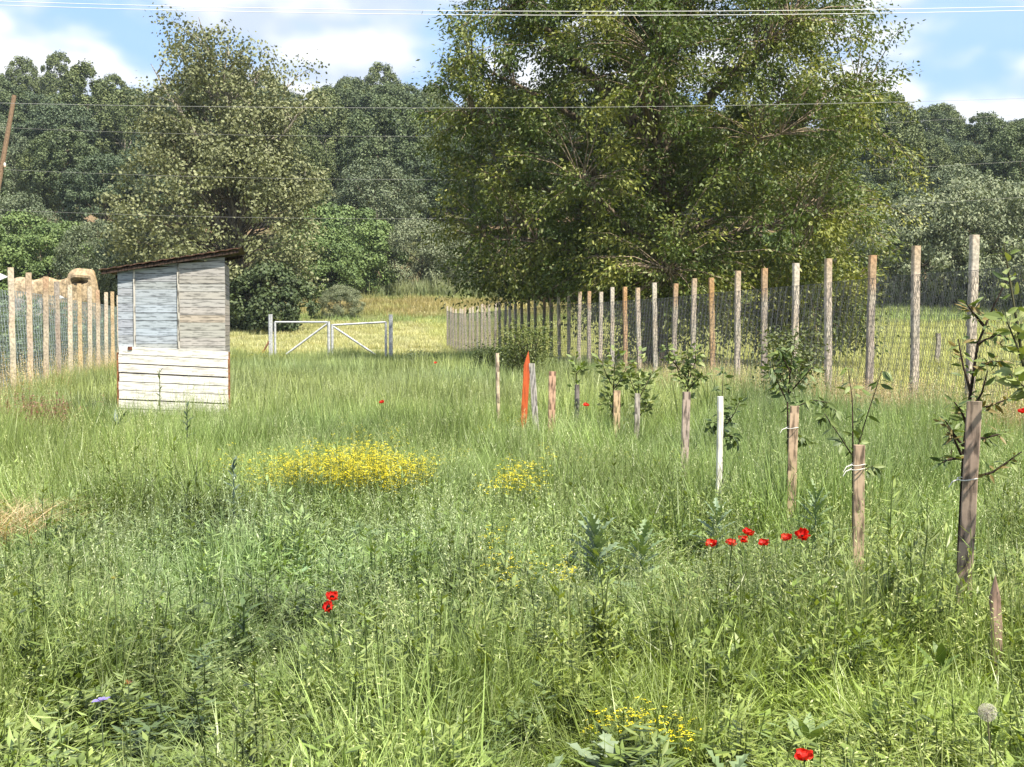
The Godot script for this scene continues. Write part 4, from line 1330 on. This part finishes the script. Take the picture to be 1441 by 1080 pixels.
func seed_tuft(sd: int, n: int, r: float, h: Vector2, spikes: int, slen: float, swid: float, nod: float, stem: Color, head: Color, span := 0.32) -> ArrayMesh:
	rng.seed = sd
	var m := MB.new()
	for k in n:
		var a := R(0, TAU)
		var q := r * sqrt(rng.randf())
		var at := Vector3(cos(a) * q, -0.03, sin(a) * q)
		var yaw := R(0, TAU)
		var hh := R(h.x, h.y)
		var lean := R(0.03, 0.2)
		var dr := R(0.02, 0.18)
		var c := R(0.8, 1.25)
		straw(m, at, yaw, lean, dr, hh, 0.0032, 4, stem * c, head * c, R(0, TAU))
		var d := Vector3(cos(yaw), 0, sin(yaw))
		for j in spikes:
			var t := 1.0 - span * (j + 0.5) / spikes
			var p := at + Vector3(0, hh * (t - 0.45 * dr * t * t), 0) + d * hh * (lean * t + dr * t * t)
			var b := R(0, TAU)
			var out := Vector3(cos(b), 0, sin(b))
			var arm := out * nod * R(0.3, 1.0)
			var al := (out * 0.55 + Vector3(0, 1.0 - 2.2 * clampf(nod * 30.0, 0, 1) , 0) + d * 0.3).normalized()
			var nn := al.cross(Vector3(R(-1, 1), R(-1, 1), R(-1, 1))).normalized()
			m.leaf(p + arm, al, nn, slen * R(0.7, 1.2), swid, jit(head * c, 0.12), head * c)
		for j in 2:
			straw(m, at, R(0, TAU), R(0.1, 0.4), R(0.1, 0.5), hh * R(0.4, 0.65), 0.006, 3, stem * c, stem * c * 1.2, R(0, TAU))
	return m.mesh(M.grass)

func herb(sd: int, n: int, h: Vector2, length: float, width: float, lo: Color, hi: Color, stacked: int) -> ArrayMesh:
	rng.seed = sd
	var m := MB.new()
	for k in n:
		var at := Vector3(R(-0.1, 0.1), -0.02, R(-0.1, 0.1))
		var top := at + Vector3(R(-0.06, 0.06), R(h.x, h.y), R(-0.06, 0.06))
		m.tube([at, top], [0.003, 0.002], 3, [lo, lo])
		for j in stacked:
			var t := R(0.3, 1.0)
			var a := R(0, TAU)
			var al := Vector3(cos(a), R(-0.2, 0.7), sin(a)).normalized()
			m.leaf(at.lerp(top, t), al, (Vector3.UP + al * -0.3).normalized(), length * R(0.6, 1.2), width * R(0.7, 1.2), jit(lo.lerp(hi, rng.randf()), 0.15), hi)
	return m.mesh(M.grass)

func mustard(sd: int) -> ArrayMesh:
	rng.seed = sd
	var m := MB.new()
	var g := Color(0.13, 0.18, 0.045)
	for k in 5:
		var a := R(0, TAU)
		var at := Vector3(cos(a) * 0.05, -0.02, sin(a) * 0.05)
		var top := at + Vector3(cos(a) * R(0.02, 0.1), R(0.5, 0.72), sin(a) * R(0.02, 0.1))
		m.tube([at, at.lerp(top, 0.6) + Vector3(R(-0.02, 0.02), 0, R(-0.02, 0.02)), top], [0.002, 0.0017, 0.001], 3, [g, g, g])
		for b in 4:
			var s := at.lerp(top, R(0.8, 1.0))
			var e := s + Vector3(R(-0.06, 0.06), R(0.0, 0.06), R(-0.06, 0.06))
			m.tube([s, e], [0.001, 0.0007], 3, [g, g])
			for f in 4:
				var c := Color(0.82, 0.70, 0.015) if rng.randf() < 0.6 else Color(0.70, 0.66, 0.05)
				var p := e + Vector3(R(-0.014, 0.014), R(-0.008, 0.008), R(-0.014, 0.014))
				for q in 2:
					var an := R(0, TAU)
					var al := Vector3(cos(an), R(-0.2, 0.5), sin(an)).normalized()
					m.leaf(p, al, (Vector3.UP + al * -0.2).normalized(), 0.011 * R(0.6, 1.2), 0.009, c, c)
		for j in 4:
			var an := R(0, TAU)
			m.leaf(at.lerp(top, R(0.2, 0.6)), Vector3(cos(an), 0.5, sin(an)).normalized(), Vector3(-cos(an) * 0.4, 0.9, -sin(an) * 0.4).normalized(), 0.05, 0.014, g, g)
	return m.mesh(M.grass)

# scatters copies of several meshes; where gives [place, size, colour] or null
func scatter(called: String, label: String, meshes: Array, count: int, where: Callable) -> void:
	var spots := []
	for k in meshes.size():
		spots.append([])
	for k in count:
		var s = where.call()
		if s != null:
			spots[rng.randi() % meshes.size()].append(s)
	var t := thing(called, label, "")
	tag(t, "", "", "", "stuff")
	for k in meshes.size():
		if spots[k].is_empty(): continue
		var mm := MultiMesh.new()
		mm.transform_format = MultiMesh.TRANSFORM_3D
		mm.use_colors = true
		mm.mesh = meshes[k]
		mm.instance_count = spots[k].size()
		for i in spots[k].size():
			var s: Array = spots[k][i]
			var b := Basis(Vector3.UP, R(0, TAU)) * Basis(Vector3.RIGHT, R(-0.12, 0.12))
			b = b.scaled(Vector3(s[1], s[1] * s[3], s[1]))
			mm.set_instance_transform(i, Transform3D(b, s[0]))
			mm.set_instance_color(i, s[2])
		var o := MultiMeshInstance3D.new()
		o.multimesh = mm
		o.name = "tuft"
		t.add_child(o, true)
		tag(o, "", "", "", "stuff")

# a random place in the band of distances, evenly over the ground within view and a little to the sides
func spot(d0: float, d1: float) -> Vector2:
	var d := sqrt(R(d0 * d0, d1 * d1))
	return Vector2(R(-1, 1) * (0.385 * d + 1.7), d)

func blob(p: Vector2, c: Vector2, r: Vector2) -> float:
	var q := (p - c) / r
	return exp(-q.length_squared())

# how blue-green, how yellow and how dry the meadow is at a place
func tint(p: Vector2) -> Color:
	var b := 0.5 + 0.9 * wide.get_noise_2d(p.x * 9.0 + 100.0, p.y * 5.0)
	var y := 0.5 + 0.9 * wide.get_noise_2d(p.x * 11.0 - 300.0, p.y * 6.0 + 70.0)
	b += 0.5 * blob(p, Vector2(-1.5, 8.6), Vector2(1.5, 1.3)) + 0.55 * blob(p, Vector2(-5.0, 36.0), Vector2(6.0, 9.0)) - 0.5 * smoothstep(6.5, 5.0, p.y)
	y += 0.9 * blob(p, Vector2(0.66, 4.9), Vector2(0.6, 0.5)) + 0.35 * smoothstep(6.5, 5.2, p.y) - 0.2 * blob(p, Vector2(2.2, 7.5), Vector2(1.5, 2.0))
	var c := Color(1.0, 1.0, 1.0)
	c = c.lerp(Color(0.95, 1.03, 1.26), clampf(b, 0, 1) * 0.7)
	c = c.lerp(Color(1.2, 1.10, 0.68), clampf(y, 0, 1) * 0.55)
	var v := 1.0 + 0.5 * fine.get_noise_2d(p.x * 7.0, p.y * 4.0) + 0.35 * wide.get_noise_2d(p.x * 20.0, p.y * 12.0)
	return Color(c.r * v, c.g * v, c.b * v)

func inside(p: Vector2) -> bool:
	return p.x < right_fence_x(p.y) - 0.15 and p.x > left_fence_x(p.y) + 0.15

var weed_spots := []

func lawn(d0: float, d1: float, size: Vector2, tall: Vector2) -> Callable:
	return func():
		var p := spot(d0, d1)
		if not inside(p): return null
		if p.y > 18.45 and p.y < 20.2 and p.x > -5.35 and p.x < -3.7: return null
		var c := tint(p)
		var k := R(0.8, 1.22)
		var hh := 1.0 + 0.5 * wide.get_noise_2d(p.x * 14.0 + 33.0, p.y * 10.0) + 0.8 * fine.get_noise_2d(p.x * 6.0 + 9.0, p.y * 4.0)
		hh *= 1.0 + 0.22 * smoothstep(0.1, 0.16, p.x / p.y) * smoothstep(4.5, 6.0, p.y)
		for q in weed_spots:
			hh *= 1.0 - 0.7 * blob(p, q + Vector2(0, -0.2), Vector2(0.27, 0.42))
		return [on(p.x, p.y), R(size.x, size.y), Color(c.r * k, c.g * k, c.b * k), R(tall.x, tall.y) * hh]

func make_grass() -> void:
	rng.seed = 2024
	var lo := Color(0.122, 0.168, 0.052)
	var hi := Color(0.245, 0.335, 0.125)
	var finer := []
	for k in 5:
		finer.append(tuft(200 + k, 115, 0.21, Vector2(0.26, 0.52), Vector2(0.0035, 0.0065), 0.28, Vector2(0.02, 0.4), lo, hi))
	var curly := []
	for k in 5:
		curly.append(tuft(210 + k, 120, 0.21, Vector2(0.16, 0.40), Vector2(0.004, 0.0075), 0.5, Vector2(0.1, 0.9), lo, hi, 4))
	var middle := []
	for k in 5:
		middle.append(tuft(215 + k, 110, 0.29, Vector2(0.26, 0.52), Vector2(0.005, 0.009), 0.3, Vector2(0.02, 0.45), lo, hi, 2))
	var lush := []
	for k in 4:
		lush.append(tuft(220 + k, 34, 0.13, Vector2(0.14, 0.33), Vector2(0.007, 0.014), 0.5, Vector2(0.3, 1.0), Color(0.115, 0.165, 0.042), Color(0.245, 0.335, 0.10), 4))
	var coarse := []
	for k in 4:
		coarse.append(tuft(240 + k, 140, 0.55, Vector2(0.30, 0.58), Vector2(0.010, 0.018), 0.25, Vector2(0.02, 0.35), lo * 0.9, Color(0.31, 0.37, 0.155), 2))
	var brome := []
	for k in 4:
		brome.append(seed_tuft(260 + k, 8, 0.12, Vector2(0.42, 0.66), 9, 0.017, 0.005, 0.018, Color(0.15, 0.20, 0.065), Color(0.31, 0.36, 0.17)))
	var timothy := []
	for k in 3:
		timothy.append(seed_tuft(280 + k, 9, 0.13, Vector2(0.45, 0.72), 9, 0.016, 0.005, 0.003, Color(0.16, 0.21, 0.08), Color(0.33, 0.38, 0.20), 0.16))
	var herbs := [herb(301, 5, Vector2(0.14, 0.30), 0.055, 0.024, Color(0.085, 0.135, 0.03), Color(0.18, 0.25, 0.065), 12), herb(302, 6, Vector2(0.08, 0.2), 0.035, 0.026, Color(0.095, 0.15, 0.035), Color(0.19, 0.27, 0.075), 14), herb(303, 4, Vector2(0.2, 0.42), 0.075, 0.016, Color(0.10, 0.145, 0.045), Color(0.22, 0.28, 0.09), 18)]
	var broad := [herb(304, 4, Vector2(0.12, 0.3), 0.12, 0.036, Color(0.09, 0.14, 0.035), Color(0.19, 0.27, 0.075), 16), herb(305, 5, Vector2(0.15, 0.4), 0.085, 0.03, Color(0.075, 0.12, 0.045), Color(0.15, 0.22, 0.095), 20), herb(306, 3, Vector2(0.25, 0.5), 0.10, 0.022, Color(0.10, 0.15, 0.05), Color(0.24, 0.31, 0.12), 22)]
	scatter("broad_weeds", "patches of broad-leaved weeds among the meadow grass", broad, 6200, func():
		var p := spot(3.2, 9.0) if rng.randf() < 0.45 else spot(9.0, 24.0)
		if not inside(p): return null
		if fine.get_noise_2d(p.x * 5.0 + 70.0, p.y * 3.2 - 40.0) < 0.08: return null
		var c := tint(p) * R(0.75, 1.15)
		return [on(p.x, p.y), R(0.5, 0.9), c, R(0.8, 1.15)])
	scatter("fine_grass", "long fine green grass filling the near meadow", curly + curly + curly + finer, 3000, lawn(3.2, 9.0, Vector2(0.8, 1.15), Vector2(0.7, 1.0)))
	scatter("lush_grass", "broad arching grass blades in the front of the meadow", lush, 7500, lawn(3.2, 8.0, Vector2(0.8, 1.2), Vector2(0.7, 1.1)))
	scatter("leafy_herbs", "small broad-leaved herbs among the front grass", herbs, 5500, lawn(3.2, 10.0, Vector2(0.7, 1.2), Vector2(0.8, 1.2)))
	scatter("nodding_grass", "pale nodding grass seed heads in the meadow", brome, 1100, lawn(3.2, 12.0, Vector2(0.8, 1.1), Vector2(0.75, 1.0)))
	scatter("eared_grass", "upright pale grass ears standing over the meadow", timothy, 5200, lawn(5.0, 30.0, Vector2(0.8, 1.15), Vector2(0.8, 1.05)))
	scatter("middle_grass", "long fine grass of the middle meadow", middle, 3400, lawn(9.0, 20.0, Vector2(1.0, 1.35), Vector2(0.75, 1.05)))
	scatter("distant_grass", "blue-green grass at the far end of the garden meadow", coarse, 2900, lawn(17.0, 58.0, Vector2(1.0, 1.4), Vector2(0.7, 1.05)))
	# outside the garden
	var hay := []
	for k in 3:
		hay.append(tuft(320 + k, 130, 0.8, Vector2(0.16, 0.42), Vector2(0.014, 0.024), 0.3, Vector2(0.02, 0.4), Color(0.30, 0.30, 0.13), Color(0.54, 0.53, 0.27), 2))
	scatter("hay_meadow", "short yellow hay grass beyond the gate", hay, 2500, func():
		var p := spot(57.0, 97.0)
		if p.x > right_fence_x(p.y) and p.y < 97.0: return null
		return [on(p.x, p.y), R(0.8, 1.3), jit(Color(1, 1, 1), 0.2), R(0.6, 1.0)])
	scatter("rough_meadow", "rough green grass on the rise beyond the hay", hay, 1500, func():
		var p := spot(95.0, 132.0)
		var k := fine.get_noise_2d(p.x * 0.7, p.y * 0.7)
		var c := Color(0.66, 0.84, 0.66).lerp(Color(0.80, 0.70, 0.62) if p.x < 6.0 else Color(0.7, 0.84, 0.66), clampf(smoothstep(98.0, 108.0, p.y + 10.0 * k) * (1.0 - smoothstep(116.0, 124.0, p.y)), 0, 1))
		return [on(p.x, p.y), R(1.0, 1.8), jit(c, 0.2), R(0.7, 1.3)])
	var meadow := []
	for k in 3:
		meadow.append(tuft(340 + k, 130, 0.65, Vector2(0.2, 0.5), Vector2(0.011, 0.019), 0.3, Vector2(0.02, 0.4), Color(0.27, 0.30, 0.11), Color(0.50, 0.52, 0.25), 2))
	scatter("right_meadow", "sunny yellow-green grass beyond the right fence", meadow, 3600, func():
		var p := Vector2(0, sqrt(R(14.0 * 14.0, 97.0 * 97.0)))
		p.x = right_fence_x(p.y) + 0.2 + R(0, 1) * (0.42 * p.y - right_fence_x(p.y) + 3.0)
		return [on(p.x, p.y), R(0.9, 1.4), jit(Color(1.05, 1.02, 0.9), 0.2), R(0.6, 1.0)])
	var dry := []
	for k in 3:
		dry.append(seed_tuft(360 + k, 14, 0.16, Vector2(0.5, 0.95), 8, 0.022, 0.006, 0.008, Color(0.36, 0.31, 0.16), Color(0.56, 0.48, 0.31)))
	scatter("dry_grass", "tall dry straw-coloured grass along the right fence", dry, 1900, func():
		var d := R(11.0, 34.0)
		var x := right_fence_x(d) + rng.randfn() * 0.45 - 0.2
		var s := 1.0 - smoothstep(22.0, 32.0, d)
		if rng.randf() > 0.15 + 0.85 * s: return null
		return [on(x, d), R(0.8, 1.15), jit(Color(1, 1, 1).lerp(Color(1.05, 0.85, 0.8), rng.randf()), 0.2), R(0.6, 1.0)])
	scatter("fence_grass", "tall green and straw grass at the foot of the left fence", [dry[0]] + finer, 1500, func():
		var d := R(15.0, 46.0)
		var x := left_fence_x(d) + rng.randfn() * 0.5 - 0.1
		return [on(x, d), R(1.0, 1.4), jit(Color(1.1, 1.0, 0.8), 0.25), R(0.7, 1.1)])
	var weeds := [herb(381, 7, Vector2(0.6, 1.5), 0.15, 0.05, Color(0.09, 0.13, 0.065), Color(0.19, 0.25, 0.13), 34), herb(382, 6, Vector2(0.5, 1.2), 0.12, 0.06, Color(0.10, 0.15, 0.07), Color(0.22, 0.27, 0.14), 30)]
	scatter("tall_weeds", "tall blue-green weeds standing behind the left fence", weeds, 2200, func():
		var d := R(22.0, 60.0)
		var x := left_fence_x(d) - 0.6 - R(0, 9)
		return [on(x, d), R(1.0, 1.6), jit(Color(0.95, 1.0, 1.1), 0.25), R(0.7, 1.1)])
	scatter("reeds", "pale green reeds along the foot of the bushes", [tuft(391, 50, 0.5, Vector2(1.0, 1.9), Vector2(0.03, 0.05), 0.12, Vector2(0.02, 0.3), Color(0.13, 0.17, 0.06), Color(0.30, 0.33, 0.18))], 1500, func():
		var d := R(121.0, 130.0)
		return [on(R(-24, 60), d), R(0.8, 1.3), jit(Color(1, 1, 1), 0.2), R(0.7, 1.1)])
	scatter("yellow_flowers", "yellow flowers in a patch of the meadow", [mustard(401), mustard(402), mustard(403)], 300, func():
		var k := rng.randf()
		var s := R(0.85, 1.1)
		var p := Vector2(-1.3 + rng.randfn() * 0.30, R(9.5, 11.1))
		if k > 0.45: p = Vector2(-0.95 + rng.randfn() * 0.16, R(9.5, 10.4))
		if k > 0.66: p = Vector2(R(-1.8, -0.6), R(9.5, 11.6))
		if k < 0.72: s *= 0.94
		if k > 0.72: p = Vector2(R(-0.15, 0.15), R(8.6, 9.8))
		if k > 0.79: p = Vector2(R(-1.1, -0.5), R(6.8, 7.3))
		if k > 0.79:
			p = Vector2(0.05 + rng.randfn() * 0.14, R(6.2, 7.6)); s *= 0.75
		if k > 0.82: p = Vector2(R(-2.2, 1.6), R(11.5, 17.0))
		if k > 0.90:
			p = Vector2(R(-9.6, -7.8), R(38.0, 50.0)); s *= 1.6
		if k > 0.985:
			p = Vector2(0.42 + rng.randfn() * 0.09, 4.4 + rng.randfn() * 0.1); s *= 0.55
		if k > 0.996: p = Vector2(1.05, 5.3)
		return [on(p.x, p.y), s, Color(1, 1, 1), R(0.8, 1.0) * (0.7 if p.y < 6.0 else 1.0)])
	scatter("shed_grass", "tall seeding grass growing up against the white shed boards", timothy + finer, 90, func():
		return [on(R(-5.5, -3.6), 18.25 - rng.randf() * 0.7), R(1.0, 1.3), tint(Vector2(-4.5, 18.0)) * R(0.9, 1.2), R(0.8, 1.3)])
	scatter("straw_heap", "small heap of dry straw at the left edge of the meadow", [tuft(411, 40, 0.16, Vector2(0.2, 0.42), Vector2(0.004, 0.007), 0.9, Vector2(0.5, 1.1), Color(0.40, 0.29, 0.15), Color(0.58, 0.46, 0.28))], 60, func():
		return [on(-3.178 + rng.randfn() * 0.13, 8.6 + rng.randfn() * 0.3, R(0.05, 0.25)), R(0.9, 1.2), jit(Color(1, 1, 1), 0.15), R(0.6, 1.0)])
	scatter("withered_weeds", "withered pinkish weeds at the left in front of the fence", [herb(421, 7, Vector2(0.3, 0.7), 0.05, 0.02, Color(0.22, 0.11, 0.08), Color(0.36, 0.17, 0.14), 20)], 80, func():
		return [on(-6.097 + rng.randfn() * 0.3, 18.0 + rng.randfn() * 0.7), R(0.8, 1.2), jit(Color(1, 1, 1), 0.25), R(0.7, 1.0)])

func _ready() -> void:
	wide.seed = 3
	wide.frequency = 0.02
	wide.fractal_octaves = 3
	fine.seed = 8
	fine.frequency = 0.15
	make_materials()
	set_the_stage()
	make_ground()
	make_far_trees()
	make_poplar()
	make_walnut()
	make_shed()
	make_fences()
	make_gate()
	make_far_left()
	make_stakes()
	make_saplings()
	make_flowers()
	make_weeds()
	make_grass()
